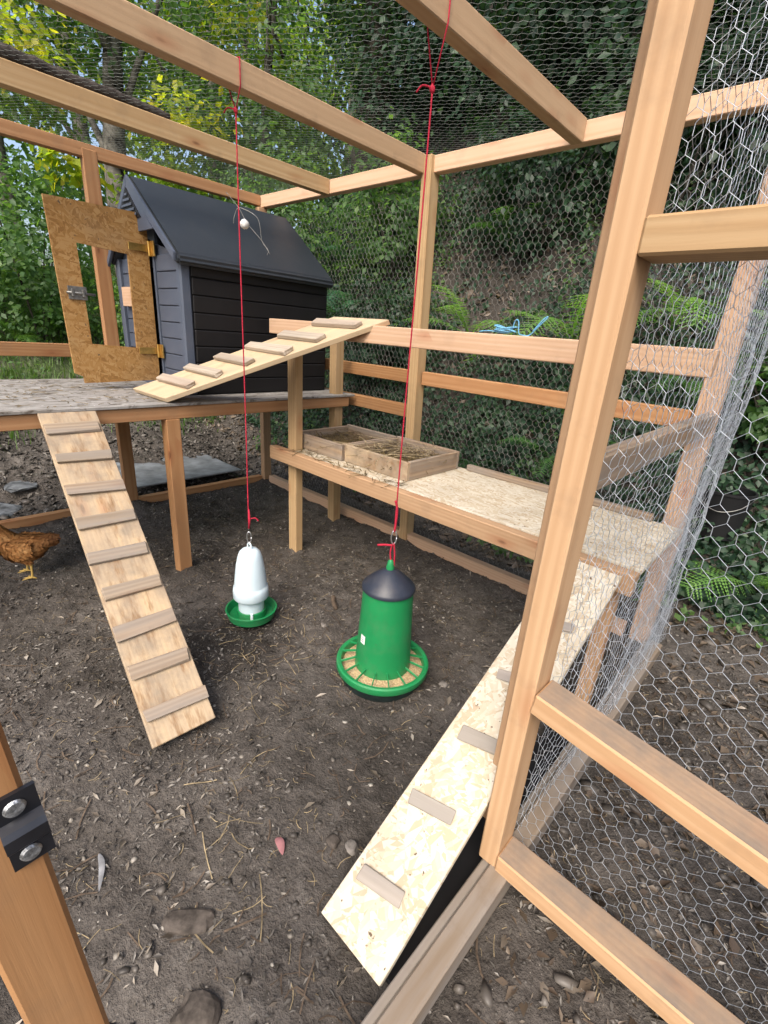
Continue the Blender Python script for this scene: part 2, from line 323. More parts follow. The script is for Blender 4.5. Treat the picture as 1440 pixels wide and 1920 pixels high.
def frame(p0, p1, upv=(0, 0, 1)):
    p0 = Vector(p0); p1 = Vector(p1); x = (p1-p0).normalized(); u = Vector(upv)
    y = u.cross(x).normalized(); z = x.cross(y)
    c = (p0+p1)/2
    return Matrix(((x.x, y.x, z.x, c.x), (x.y, y.y, z.y, c.y), (x.z, y.z, z.z, c.z), (0, 0, 0, 1))), (p1-p0).length
def board(name, p0, p1, wd, ht, mat, parent=None, upv=(0, 0, 1), ch=0.003):
    mw, L = frame(p0, p1, upv)
    return obj(name, box_mesh(name, L, wd, ht, mat, ch), parent, mw)
def abox(name, x0, x1, y0, y1, z0, z1, mat, parent=None, ch=0.003):
    d = (x1-x0, y1-y0, z1-z0); k = d.index(max(d)); c = ((x0+x1)/2, (y0+y1)/2, (z0+z1)/2)
    if k == 0: return board(name, (x0, c[1], c[2]), (x1, c[1], c[2]), d[1], d[2], mat, parent, (0, 0, 1), ch)
    if k == 1: return board(name, (c[0], y0, c[2]), (c[0], y1, c[2]), d[0], d[2], mat, parent, (0, 0, 1), ch)
    return board(name, (c[0], c[1], z0), (c[0], c[1], z1), d[0], d[1], mat, parent, (0, 1, 0), ch)
def smooth_path(pts, sub=6):
    P = [Vector(p) for p in pts]; out = []
    for i in range(len(P)-1):
        a, b, c, d = P[max(i-1, 0)], P[i], P[i+1], P[min(i+2, len(P)-1)]
        for k in range(sub):
            t = k/sub
            out.append(0.5*((2*b)+(c-a)*t+(2*a-5*b+4*c-d)*t*t+(3*b-a-3*c+d)*t**3))
    out.append(P[-1]); return out
def tube_geo(pts, rad, n=6, close=True):
    P = [Vector(p) for p in pts]; R = rad if hasattr(rad, '__len__') else [rad]*len(P); v = []; f = []
    ref = Vector((0.31, 0.17, 0.93)).normalized()
    for i, p in enumerate(P):
        t = (P[min(i+1, len(P)-1)]-P[max(i-1, 0)]).normalized()
        a = t.cross(ref)
        if a.length < 1e-3: a = t.cross(Vector((1, 0, 0)))
        a.normalize(); b = t.cross(a)
        for k in range(n):
            q = 2*math.pi*k/n; v.append(p+(a*math.cos(q)+b*math.sin(q))*R[i])
    for i in range(len(P)-1):
        for k in range(n): f.append((i*n+k, i*n+(k+1) % n, (i+1)*n+(k+1) % n, (i+1)*n+k))
    return [tuple(x) for x in v], f
def tubes(name, paths, mat, parent=None, n=6, mw=None):
    V = []; F = []
    for pts, r in paths:
        v, f = tube_geo(pts, r, n); o = len(V); V += v; F += [tuple(i+o for i in q) for q in f]
        F.append(tuple(o+k for k in range(n))[::-1]); F.append(tuple(o+len(v)-n+k for k in range(n)))
    me = bpy.data.meshes.new(name); me.from_pydata(V, [], F); me.materials.append(mat)
    for p in me.polygons: p.use_smooth = True
    return obj(name, me, parent, mw)
def lathe(name, prof, mat, parent, loc, n=48, rot=None):
    v = []; f = []
    for r, z in prof:
        for k in range(n): a = 2*math.pi*k/n; v.append((r*math.cos(a), r*math.sin(a), z))
    for i in range(len(prof)-1):
        for k in range(n): f.append((i*n+k, i*n+(k+1) % n, (i+1)*n+(k+1) % n, (i+1)*n+k))
    me = np_mesh(name, v, f, mat, True)
    o = obj(name, me, parent, Matrix.Translation(loc) @ (rot or Matrix.Identity(4)))
    md = o.modifiers.new('crease', 'EDGE_SPLIT'); md.split_angle = math.radians(38)
    return o
def vnoise(x, y, sc, seed=0):
    x = np.asarray(x, float)*sc+seed*17.3; y = np.asarray(y, float)*sc+seed*9.1
    xi = np.floor(x).astype(np.int64); yi = np.floor(y).astype(np.int64); fx = x-xi; fy = y-yi
    fx = fx*fx*(3-2*fx); fy = fy*fy*(3-2*fy)
    def h(a, b):
        k = (a*374761393 + b*668265263 + seed*144269) & 0x7fffffff; k = ((k ^ (k >> 13))*1274126177) & 0x7fffffff
        return ((k ^ (k >> 16)) & 0xffff)/65535.0
    return (h(xi, yi)*(1-fx)+h(xi+1, yi)*fx)*(1-fy)+(h(xi, yi+1)*(1-fx)+h(xi+1, yi+1)*fx)*fy
def fbm(x, y, sc, oc=4, seed=0):
    s = 0; a = 1; t = 0
    for i in range(oc): s = s+a*(vnoise(x, y, sc*2**i, seed+i)-0.5); t += a; a *= 0.55
    return s/t
def ss(a, b, x):
    t = np.clip((np.asarray(x, float)-a)/(b-a), 0, 1); return t*t*(3-2*t)

# ------------------------------------------------------------------ terrain
XL, YB, XR = -3.36, 2.20, -0.30          # inner faces of the left, back and door-side walls
def height(x, y, detail=True):
    x = np.asarray(x, float); y = np.asarray(y, float)
    toe = 2.50+0.45*ss(-1.0, 0.2, x)
    b = np.maximum(0, y-toe+0.12*fbm(x, y, 1.1, 2, 5))
    bank = 1.5*(np.sqrt(b*b+0.09)-0.3); bank = np.where(b > 5.0, 1.5*(np.sqrt(25.09)-0.3)+0.5*(b-5.0), bank)
    bank = np.minimum(bank, 9.0)*(1-0.90*ss(-4.6, -8.0, x))
    l = np.maximum(0, -3.75-x); left = np.minimum(0.17*l+0.26*np.maximum(0, l-1.8), 1.9)
    h = bank+left
    inr = ss(XL+0.05, XL+0.5, x)*ss(YB+0.02, YB-0.45, y)*ss(0.2, -0.4, x)
    h = h-0.05*inr
    if detail:
        out = 1-ss(-3.9, -3.5, x)*ss(2.7, 2.3, y)
        for px, py in ((-2.32, 0.985), (-2.15, 1.612), (-2.33, 2.075), (-1.77, 2.19), (-3.36, 1.11), (-3.35, 2.17), (-0.36, 1.608)):
            h = h+0.028*np.exp(-((x-px)**2+(y-py)**2)/0.0075)*(1+1.2*fbm(x, y, 9, 2, 8))      # earth trodden up round the posts
        h = h+0.022*fbm(x, y, 2.6, 3, 6)*2*inr
        h = h+0.016*fbm(x, y, 7, 4, 1)*2+0.007*fbm(x, y, 38, 3, 2)*2+out*(0.10*fbm(x, y, 2.3, 4, 3)*2+0.03*fbm(x, y, 14, 3, 4)*2)
    return h
def hz(x, y): return float(height(np.array([x]), np.array([y]))[0])
def axis(dense0, dense1, step, lo, hi, g=1.13):
    a = list(np.arange(dense0, dense1, step)); s = step; x = dense1
    while x < hi: a.append(x); s *= g; x += s
    a.append(hi); s = step; x = dense0-step
    pre = []
    while x > lo: pre.append(x); s *= g; x -= s
    pre.append(lo); return np.array(pre[::-1]+a)
gx = axis(-4.3, 0.5, 0.0125, -160, 160); gy = axis(-0.15, 2.9, 0.0125, -160, 160)
GX, GY = np.meshgrid(gx, gy, indexing='ij'); GZ = height(GX, GY)
nx, ny = GX.shape; ii = np.arange(nx*ny).reshape(nx, ny)
me = np_mesh('ground', np.stack([GX, GY, GZ], -1).reshape(-1, 3), np.stack([ii[:-1, :-1], ii[1:, :-1], ii[1:, 1:], ii[:-1, 1:]], -1).reshape(-1, 4), M['soil'], True)
tag(obj('ground', me), 'dark brown soil floor and bank', None, None, 'structure')

# ------------------------------------------------------------------ wire netting
def netting(name, o, u, v, U, V, parent, mat, cell=0.034, r=0.0009, sag=0.006, seed=0, long_u=False, bulge=0.0):
    """hexagonal netting over the rectangle o + a*u + b*v; twisted (thicker) wires run along v"""
    o = np.array(o, float); u = np.array(u, float); v = np.array(v, float); nrm = np.cross(u, v)
    hx = cell; hy = cell*1.12; t = hy*0.36
    rows = int(V/(hy*0.75))+2; cols = int(U/hx)+2; E = []
    for j in range(rows):
        for i in range(cols):
            cx = i*hx+(hx/2 if j % 2 else 0); cy = j*hy*0.75
            a = (cx, cy-t*0.55); b = (cx, cy+t*0.55)
            E.append((a, b, 1.35))
            nb = (cx-hx/2, cy+hy*0.75-t*0.55); nc = (cx+hx/2, cy+hy*0.75-t*0.55)
            E.append((b, nb, 1.0)); E.append((b, nc, 1.0))
    E = [e for e in E if all(0 <= p[0] <= U and 0 <= p[1] <= V for p in e[:2])]
    A = np.array([e[0] for e in E]); B = np.array([e[1] for e in E]); R = np.array([e[2] for e in E])*r
    def pos(P):
        x = P[:, 0]; y = P[:, 1]
        jx = 0.010*cell/0.048*fbm(x, y, 9, 3, seed+1)*2+0.05*fbm(x, y, 1.3, 2, seed+4); jy = 0.009*fbm(x, y, 8, 3, seed+2)*2+0.04*fbm(x, y, 1.2, 2, seed+5)
        dz = sag*fbm(x, y, 2.5, 3, seed+3)*2+bulge*np.sin(np.pi*x/U)*np.sin(np.pi*np.clip(y/V, 0, 1))*1.0
        return o+np.outer(np.clip(x+jx, 0, U), u)+np.outer(np.clip(y+jy, 0, V), v)+np.outer(dz, nrm)
    A = pos(A); B = pos(B); d = B-A; L = np.linalg.norm(d, axis=1, keepdims=True); k = (L[:, 0] > 1e-4); A, B, d, L, R = A[k], B[k], d[k], L[k], R[k]
    d = d/L; s = np.cross(d, nrm); s /= np.linalg.norm(s, axis=1, keepdims=True); w = np.cross(d, s); n = len(A)
    vs = np.zeros((n, 6, 3))
    for q in range(3):
        ang = 2*math.pi*q/3; off = (s*math.cos(ang)+w*math.sin(ang))*R[:, None]
        vs[:, q] = A+off; vs[:, 3+q] = B+off
    base = (np.arange(n)*6)[:, None]
    f = np.concatenate([base+np.array([[q, (q+1) % 3, 3+(q+1) % 3, 3+q]]) for q in range(3)], 0)
    ob = obj(name, np_mesh(name, vs.reshape(-1, 3), f, mat, True), parent); tag(ob, kind='stuff'); return ob

# ------------------------------------------------------------------ the run: walls and roof
ZP0, ZP1 = 2.035, 2.110
back = empty('back_wall', (-1.8, YB, 0), 'long back wall of orange timber studs, rails and chicken wire against the bank', 'wall')
abox('top_plate', -3.41, -0.22, YB, YB+0.05, ZP0, ZP1, M['pine_pale'], back)
abox('bottom_plate', -3.30, -0.40, YB-0.012, YB+0.04, -0.02, 0.062, M['pine_pale'], back)
board('stud', (-1.765, YB+0.012, -0.1), (-1.835, YB+0.012, ZP0+0.075), 0.062, 0.075, M['pine_yellow'], back, (0, 1, 0))
board('stud', (-0.335, YB+0.035, -0.05), (-0.345, YB+0.035, ZP0-0.003), 0.078, 0.065, M['pine_pale'], back, (0, 1, 0))
board('stud', (-3.355, YB+0.0, -0.05), (-3.36, YB+0.0, ZP0-0.003), 0.05, 0.07, M['pine'], back, (0, 1, 0))
board('rail', (-3.28, YB+0.03, 1.035), (-1.815, YB+0.03, 1.03), 0.045, 0.074, M['pine_orange'], back)
board('rail', (-1.76, YB+0.03, 1.03), (-0.39, YB+0.03, 1.018), 0.045, 0.074, M['pine_orange'], back)
board('rail', (-3.28, YB+0.03, 0.835), (-1.81, YB+0.03, 0.828), 0.045, 0.074, M['pine_orange'], back)
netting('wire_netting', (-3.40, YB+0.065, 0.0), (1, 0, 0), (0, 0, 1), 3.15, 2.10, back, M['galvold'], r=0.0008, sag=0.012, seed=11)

left = empty('left_wall', (XL, 1.0, 0), 'timber wall frame behind the black coop with brown studs and rail', 'wall')
abox('top_plate', XL-0.05, XL, -0.6, YB-0.003, ZP0+0.01, ZP1, M['pine_orange'], left)
abox('bottom_plate', XL-0.05, XL, -0.6, YB-0.04, -0.03, 0.05, M['pine_orange'], left)
abox('stud', XL-0.048, XL+0.003, 1.075, 1.150, -0.03, ZP0+0.05, M['pine_orange'], left)
abox('stud', XL-0.048, XL-0.002, -0.35, -0.275, 0.05, ZP0+0.008, M['pine_orange'], left)
abox('rail', XL-0.048, XL-0.003, -0.273, 1.073, 0.995, 1.068, M['pine_orange'], left)

roof = empty('roof_frame', (-1.8, 1.0, ZP0), 'wire covered roof of timber rafters over the run', 'roof')
for xa, mt, z0, tw in ((-1.085, 'pine_plain', 0.0, 0), (-1.895, 'pine_plain', 0.0, 0), (-2.66, 'pine_yellow', -0.002, 0)):
    abox('rafter', xa, xa+0.05, -0.5, YB-0.003, ZP0-0.004+z0, ZP1+z0+0.004, M[mt], roof)
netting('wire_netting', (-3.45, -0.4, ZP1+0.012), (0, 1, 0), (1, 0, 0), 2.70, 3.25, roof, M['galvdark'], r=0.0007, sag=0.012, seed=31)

right = empty('door_side_wall', (XR, 1.5, 0), 'wire covered side wall between the open door and the back corner', 'wall')
abox('bottom_plate', -0.281, -0.232, -0.10, 2.18, -0.02, 0.052, M['sill'], right)
abox('batten', -0.304, -0.2835, -0.10, 2.18, -0.02, 0.040, M['grey_wood'], right)
abox('top_plate', -0.34, -0.29, -0.5, YB-0.003, ZP0+0.003, ZP1, M['pine_pale'], right)
abox('door_post', -0.362, -0.312, 0.892, 0.965, 0.055, ZP0+0.001, M['pine'], right)
board('rail', (-0.322, 0.967, 1.012), (-0.322, YB-0.005, 1.02), 0.04, 0.075, M['weathered'], right)
netting('wire_netting', (-0.262, 0.93, 0.03), (0, 1, 0), (0, 0, 1), 1.33, 2.06, right, M['galv'], r=0.00062, sag=0.030, seed=51, bulge=0.035)
netting('wire_netting', (-0.252, 1.50, 0.03), (0, 1, 0), (0, 0, 1), 0.78, 2.06, right, M['galv'], r=0.00058, sag=0.030, seed=55, bulge=0.05)   # overlapping end of the next roll

# latch side jamb of the doorway, nearest the camera
jamb = empty('door_jamb', (-0.325, 0.02, 0.0), 'orange timber door jamb with black latch bracket, close to the camera', 'door jamb')
board('post', (-0.3275, 0.036, -0.02), (-0.3275, -0.054, 2.03), 0.055, 0.044, M['pine_orange'], jamb, (0, 1, 0))
lb = Matrix.Translation((-0.2965, 0.0095, 0.938)) @ Matrix.Rotation(0.044, 4, 'X')
def latch_plate():
    prof = [(-0.031, 0.0), (-0.011, 0.0), (-0.0085, 0.006), (-0.005, 0.009), (0.005, 0.009), (0.0085, 0.006), (0.011, 0.0), (0.031, 0.0)]
    hw = 0.0115; v = []; f = []
    for z, h in prof:
        v += [(h, -hw, z), (h, hw, z), (h-0.003, hw, z), (h-0.003, -hw, z)]
    for i in range(len(prof)-1):
        for k in range(4): f.append((i*4+k, i*4+(k+1) % 4, (i+1)*4+(k+1) % 4, (i+1)*4+k))
    f += [(3, 2, 1, 0)]; n = len(prof); f += [(n*4-4, n*4-3, n*4-2, n*4-1)]
    me = bpy.data.meshes.new('latch_bracket'); me.from_pydata(v, [], f); me.materials.append(M['black_metal']); return me
br = obj('latch_bracket', latch_plate(), jamb, lb)
for zz in (0.0205, -0.0215):
    s = lathe('screw', [(0.0, 0.0018), (0.0022, 0.0024), (0.005, 0.0018), (0.0062, 0.0)], M['dull_steel2'], br, (0, 0, 0), 20)
    mw = lb @ Matrix.Translation((0.0005, -0.001, zz)) @ Matrix.Rotation(math.pi/2, 4, 'Y'); s.matrix_basis = mw; W[s.name] = mw

# open door, swung outwards
door = empty('run_door', (-0.29, 0.84, 0.05), 'open timber frame door with chicken wire, swung out at the right', 'door')
abox('stile', -0.315, -0.268, 0.803, 0.885, 0.045, 2.0, M['pine'], door, 0.004)
abox('stile', 0.43, 0.478, 0.80, 0.88, 0.045, 2.0, M['pine'], door, 0.004)
board('rail', (-0.2675, 0.842, 1.408), (0.4295, 0.842, 1.408), 0.078, 0.052, M['pine_yellow'], door, ch=0.004)
board('rail', (-0.2675, 0.840, 0.560), (0.4295, 0.825, 0.478), 0.078, 0.050, M['pine_dusty'], door, ch=0.004)
board('rail', (-0.2675, 0.838, 0.072), (0.4295, 0.838, 0.066), 0.078, 0.050, M['pine_dusty'], door, ch=0.004)
board('rail', (-0.2675, 0.842, 1.975), (0.4295, 0.842, 1.975), 0.078, 0.050, M['pine'], door, ch=0.004)
netting('wire_netting', (-0.30, 0.893, 0.05), (1, 0, 0), (0, 0, 1), 0.76, 1.93, door, M['galv'], r=0.00056, sag=0.012, seed=71)

# ------------------------------------------------------------------ roost rail
roost = empty('roost_rail', (-1.35, 1.66, 1.24), 'long pale timber roost rail running level above the shelf edge', 'roost')
board('perch', (-2.43, 1.652, 1.252), (-0.270, 1.662, 1.238), 0.046, 0.078, M['pine_pale'], roost)

# ------------------------------------------------------------------ platform under the coop
plat = empty('coop_platform', (-2.8, 1.0, 0), 'raised platform with grey dirty deck and orange beam carrying the coop', 'platform')
abox('deck', XL+0.006, -2.285, -0.5, 2.185, 0.858, 0.872, M['deck'], plat, 0.002)
abox('front_beam', -2.345, -2.297, -0.5, 2.145, 0.795, 0.8565, M['pine_orange'], plat)
abox('back_beam', XL+0.008, XL+0.055, -0.5, 2.13, 0.785, 0.8565, M['pine_orange'], plat)
board('leg', (-2.318, 0.985, -0.12), (-2.324, 0.985, 0.7945), 0.062, 0.068, M['pine_orange'], plat, (0, 1, 0))
board('leg', (-2.318, -0.30, -0.12), (-2.324, -0.30, 0.7945), 0.062, 0.068, M['pine_orange'], plat, (0, 1, 0))

# ------------------------------------------------------------------ shelf bench
bench = empty('shelf_bench', (-1.3, 1.85, 0), 'low timber shelf with pale chipboard top along the back wall', 'shelf')
abox('shelf_top', -2.13, -0.285, 1.583, 2.14, 0.583, 0.600, M['osb_new'], bench, 0.0015)
board('front_board', (-2.30, 1.557, 0.566), (-0.285, 1.545, 0.560), 0.048, 0.074, M['pine'], bench)
board('leg', (-2.150, 1.612, -0.06), (-2.165, 1.612, 1.208), 0.072, 0.05, M['pine_yellow'], bench, (0, 1, 0))
board('leg', (-2.325, 2.075, -0.06), (-2.355, 2.075, 1.205), 0.062, 0.066, M['pine_yellow'], bench, (0, 1, 0))
board('leg', (-0.36, 1.608, -0.06), (-0.36, 1.608, 0.582), 0.05, 0.05, M['pine'], bench, (0, 1, 0))
abox('back_batten', -1.32, -0.40, 2.112, 2.142, 0.601, 0.632, M['weathered'], bench)

# ------------------------------------------------------------------ ramps
def ramp(name, label, a, b, wd, th, mat, cleats, cl, cmat, ctilt=0.0, jit=0.004):
    """plank from a (top) to b (bottom), centre line of the upper face"""
    mw, L = frame(a, b, (0, 0, 1)); e = empty(name, ((Vector(a)+Vector(b))/2), label, 'ramp')
    pl = mw @ Matrix.Translation((0, 0, -th/2)); obj('plank', box_mesh('plank', L, wd, th, mat, 0.002), e, pl)
    for t, off, k in cleats:
        m2 = mw @ Matrix.Translation((-L/2+L*t, off, cl[2]/2+0.0006)) @ Matrix.Rotation(random.uniform(-.05, .05)+ctilt+math.pi/2, 4, 'Z')
        bm = bmesh.new(); bmesh.ops.create_cube(bm, size=1); bmesh.ops.scale(bm, vec=(cl[0]*k, cl[1]*random.uniform(.9, 1.1), cl[2]), verts=bm.verts)
        for v in bm.verts: v.co += Vector((random.uniform(-1, 1), random.uniform(-1, 1), random.uniform(0, .3)))*jit
        bmesh.ops.bevel(bm, geom=bm.edges[:], offset=0.0015, segments=1, affect='EDGES')
        obj('cleat', bm_mesh('cleat', bm, cmat), e, m2)
    return e
ramp('chicken_ramp', 'long dirty plywood ramp with nine cleats leaning from platform to ground', (-2.272, 0.545, 0.862), (-1.225, 0.478, -0.015), 0.205, 0.018, M['ply'],
     [(0.065+0.108*i, random.uniform(-.004, .004), random.uniform(.94, 1.0)) for i in range(9)], (0.200, 0.046, 0.012), M['cleat_old'], jit=0.005)
def skew_ramp(label, TL, TR, BR, BL, th, mat, ts, cl, cmat):
    """plank whose two ends are cut on the slant; corners of its upper face"""
    TL, TR, BR, BL = map(Vector, (TL, TR, BR, BL)); c = (TL+TR+BR+BL)/4; x = ((BR-TR)+(BL-TL)).normalized(); n = x.cross(TR-TL).normalized()
    if n.z < 0: n = -n
    y = n.cross(x); mw = Matrix(((x.x, y.x, n.x, c.x), (x.y, y.y, n.y, c.y), (x.z, y.z, n.z, c.z), (0, 0, 0, 1))); inv = mw.inverted()
    e = empty('chicken_ramp', c, label, 'ramp'); bm = bmesh.new()
    top = [bm.verts.new(inv @ p) for p in (TL, TR, BR, BL)]; bot = [bm.verts.new((inv @ p)+Vector((0, 0, -th))) for p in (TL, TR, BR, BL)]
    bm.faces.new(top); bm.faces.new(bot[::-1])
    for i in range(4): bm.faces.new((top[i], bot[i], bot[(i+1) % 4], top[(i+1) % 4]))
    bmesh.ops.recalc_face_normals(bm, faces=bm.faces[:]); bmesh.ops.bevel(bm, geom=bm.edges[:], offset=0.002, segments=1, affect='EDGES')
    obj('plank', bm_mesh('plank', bm, mat), e, mw)
    for t in ts:
        L, R = TL.lerp(BL, t), TR.lerp(BR, t); u = (R-L).normalized(); k = random.uniform(.80, .92); p0 = L+u*0.012; p1 = p0+u*(R-L).length*k
        m2, Lc = frame(p0+n*(cl[1]/2+0.0008), p1+n*(cl[1]/2+0.0008), n)
        bm = bmesh.new(); bmesh.ops.create_cube(bm, size=1); bmesh.ops.scale(bm, vec=(Lc, cl[0]*random.uniform(.9, 1.1), cl[1]), verts=bm.verts)
        for v in bm.verts: v.co += Vector((random.uniform(-1, 1)*2.5, random.uniform(-1, 1), random.uniform(0, .4)))*0.004
        bmesh.ops.bevel(bm, geom=bm.edges[:], offset=0.003, segments=1, affect='EDGES'); obj('cleat', bm_mesh('cleat', bm, cmat), e, m2)
    return e
skew_ramp('short pale plywood ramp with chunky cleats rising to the roost rail', (-1.945, 1.690, 1.318), (-1.560, 1.682, 1.316), (-2.292, 0.953, 0.897), (-2.665, 0.949, 0.897), 0.024, M['ply_clean'],
     [0.10, 0.265, 0.42, 0.57, 0.72, 0.86], (0.050, 0.020), M['cleat_pale'])
ramp('chicken_ramp', 'pale chipboard ramp with grey cleats leaning on the shelf beside the door', (-0.415, 1.52, 0.585), (-0.415, 0.455, 0.012), 0.185, 0.018, M['osb_new'],
     [(0.895, -0.012, 1.0), (0.735, -0.012, 1.0), (0.565, 0.0, 0.95), (0.40, -0.005, 0.95), (0.22, 0.0, 0.9)], (0.118, 0.036, 0.009), M['cleat_grey'], ctilt=0.22)

# ------------------------------------------------------------------ coop
cx0, cx1, cy0, cy1, cz = -3.345, -2.50, 1.175, 2.115, 0.8735
ze, zr, xm = 1.555, 1.925, -2.955
coop = empty('chicken_coop', (xm, 1.65, cz), 'black plastic chicken coop with pitched roof on the platform', 'coop')
def prism(name, poly, y0, y1, mat, parent, ch=0.0, axis='y'):
    bm = bmesh.new(); n = len(poly)
    a = [bm.verts.new((p[0], y0, p[1])) for p in poly]; b = [bm.verts.new((p[0], y1, p[1])) for p in poly]
    bm.faces.new(a); bm.faces.new(b[::-1])
    for i in range(n): bm.faces.new((a[i], b[i], b[(i+1) % n], a[(i+1) % n]))
    bmesh.ops.recalc_face_normals(bm, faces=bm.faces[:])
    if ch: bmesh.ops.bevel(bm, geom=bm.edges[:], offset=ch, segments=2, affect='EDGES')
    return obj(name, bm_mesh(name, bm, mat), parent)
# inner shell (dark inside, open at the doorway)
abox('side_wall', cx1-0.03, cx1-0.012, cy0+0.025, cy1, cz, ze, M['black'], coop, 0)
abox('side_wall', cx0+0.006, cx0+0.024, cy0+0.025, cy1, cz, ze, M['black'], coop, 0)
prism('rear_wall', [(cx0+0.026, cz), (cx1-0.032, cz), (cx1-0.032, ze-0.01), (xm, zr-0.03), (cx0+0.026, ze-0.01)], cy1-0.022, cy1-0.004, M['black'], coop)
prism('front_wall', [(-2.842, cz+0.03), (cx1-0.032, cz+0.03), (cx1-0.032, ze-0.01), (-2.842, ze+0.06)], cy0+0.03, cy0+0.045, M['slate'], coop)
prism('front_wall', [(cx0+0.026, cz+0.03), (-3.10, cz+0.03), (-3.10, ze+0.2), (cx0+0.026, ze-0.01)], cy0+0.03, cy0+0.045, M['slate'], coop)
prism('gable', [(-3.099, ze+0.145), (-2.843, ze+0.062), (-2.843, ze+0.245), (xm, zr-0.035), (-3.099, ze+0.19)], cy0+0.03, cy0+0.045, M['slate'], coop)
abox('floor_panel', cx0+0.026, cx1-0.032, cy0+0.02, cy1-0.025, cz, cz+0.028, M['slate'], coop, 0)
# siding boards
hb = 0.082; k = 0; z = cz+0.004
side_me = box_mesh('siding_board', cy1-cy0-0.07, 0.012, hb-0.004, M['black'], 0.004)
while z+hb < ze+0.01:
    obj('siding_board', side_me, coop, Matrix.Translation((cx1-0.005, (cy0+cy1)/2+0.018, z+hb/2)) @ Matrix.Rotation(math.pi/2, 4, 'Z') @ Matrix.Rotation(0.05, 4, 'X')); z += hb
fr_me = box_mesh('siding_board', 0.272, 0.012, hb-0.004, M['slate'], 0.004); fl_me = box_mesh('siding_board', 0.205, 0.012, hb-0.004, M['slate'], 0.004)
z = cz+0.03
while z+hb < ze+0.03:
    obj('siding_board', fr_me, coop, Matrix.Translation((-2.690, cy0+0.024, z+hb/2)))
    obj('siding_board', fl_me, coop, Matrix.Translation((-3.205, cy0+0.024, z+hb/2))); z += hb
# corner posts and door jambs
for x in (cx1-0.028, cx0+0.026): abox('corner_post', x-0.024, x+0.024, cy0-0.004, cy0+0.05, cz, ze+0.005, M['slate'], coop, 0.008)
abox('door_jamb', -2.850, -2.834, cy0+0.012, cy0+0.05, cz+0.03, ze+0.055, M['slate'], coop, 0.003)
abox('door_jamb', -3.108, -3.092, cy0+0.012, cy0+0.05, cz+0.03, ze+0.14, M['slate'], coop, 0.003)
abox('latch_block', -3.265, -3.125, cy0-0.012, cy0+0.0165, 1.30, 1.405, M['pine_pale'], coop)
# roof slabs: follow the pitch, rounded at the eave
def roof_slab(sgn):
    ex = cx1+0.035 if sgn > 0 else cx0-0.012
    ezz = ze-0.01 if sgn > 0 else ze+0.02
    d = Vector((ex-xm, ezz-zr)); d.normalize(); nrm = Vector((-d.y, d.x)) if sgn > 0 else Vector((d.y, -d.x))
    t = 0.035; top0 = Vector((xm, zr)); top1 = Vector((ex, ezz))
    p = [tuple(top0), tuple(top1+Vector((0, 0))), tuple(top1+Vector((0.012*sgn, -0.02))), tuple(top1+Vector((0.008*sgn, -0.045))), tuple(top1+Vector((-0.02*sgn, -0.05))), tuple(top0+Vector((0, -t*1.25)))]
    prism('roof_slab', p, cy0-0.03, cy1+0.012, M['roof'], coop, 0.011)
roof_slab(1); roof_slab(-1)
# gable fascia in front, slate with light partly in its colour
for sgn in (1, -1):
    ex = cx1+0.03 if sgn > 0 else cx0-0.008; ez = ze-0.02
    p = [(xm+0.001*sgn, zr-0.002), (ex, ez+0.012), (ex-0.006*sgn, ez-0.026), (xm+0.001*sgn, zr-0.05)]
    prism('gable_fascia', p, cy0-0.0445, cy0-0.0305, M['slate'], coop, 0.003)
prism('gable_panel', [(-3.24, ze+0.105), (-2.68, ze+0.105), (xm+0.0, zr-0.04)], cy0-0.043, cy0-0.031, M['slate'], coop)
# triangular vent with slats
prism('vent_frame', [(xm-0.150, zr-0.205), (xm+0.150, zr-0.205), (xm, zr-0.062)], cy0-0.0475, cy0-0.0435, M['black'], coop)
for i, (x0, x1, zz) in enumerate(((xm-0.112, xm+0.112, zr-0.196), (xm-0.090, xm+0.090, zr-0.172), (xm-0.064, xm+0.064, zr-0.148), (xm-0.040, xm+0.040, zr-0.124), (xm-0.016, xm+0.016, zr-0.100))):
    abox('vent_slat', x0, x1, cy0-0.054, cy0-0.048, zz, zz+0.012, M['slate'], coop, 0.002)
# open door leaf of chipboard with square hole, hinged at the front corner
def leaf_panel():
    Yh = [0.0, 0.115, 0.345, 0.45]; Zh = [0.905, 1.09, 1.56, 1.735]   # y measured from the free edge
    outer = [(0.0, 1.735), (0.02, 0.955), (0.058, 0.938), (0.06, 0.905), (0.438, 0.915), (0.448, 0.96), (0.45, 1.745)]
    hole = [(0.11, 1.56), (0.118, 1.10), (0.338, 1.088), (0.342, 1.545)]
    bm = bmesh.new(); T = 0.014
    def ring(pts, x): return [bm.verts.new((x, p[0], p[1])) for p in pts]
    oA, hA, oB, hB = ring(outer, 0), ring(hole, 0), ring(outer, T), ring(hole, T)
    def fill(o, h, flip):
        e = []
        for r in (o, h):
            for i in range(len(r)): e.append(bm.edges.get((r[i], r[(i+1) % len(r)])) or bm.edges.new((r[i], r[(i+1) % len(r)])))
        bmesh.ops.triangle_fill(bm, edges=e, use_beauty=True)
    fill(oA, hA, False); fill(oB, hB, True)
    for A, B in ((oA, oB), (hA, hB)):
        for i in range(len(A)): bm.faces.new((A[i], A[(i+1) % len(A)], B[(i+1) % len(A)], B[i]))
    bmesh.ops.recalc_face_normals(bm, faces=bm.faces[:])
    # lay the panel out flat so that the chip pattern (local x, y) follows its face
    R = Matrix(((0, 1, 0, 0), (0, 0, 1, 0), (1, 0, 0, 0), (0, 0, 0, 1)))
    bm.transform(R); return bm_mesh('door_leaf', bm, M['osb_old'], False), R.inverted()
lm, Rinv = leaf_panel()
leaf = obj('door_leaf', lm, coop, Matrix.Translation((-2.862, cy0-0.450, 0.0)) @ Matrix.Rotation(math.radians(1.0), 4, 'Z') @ Rinv)
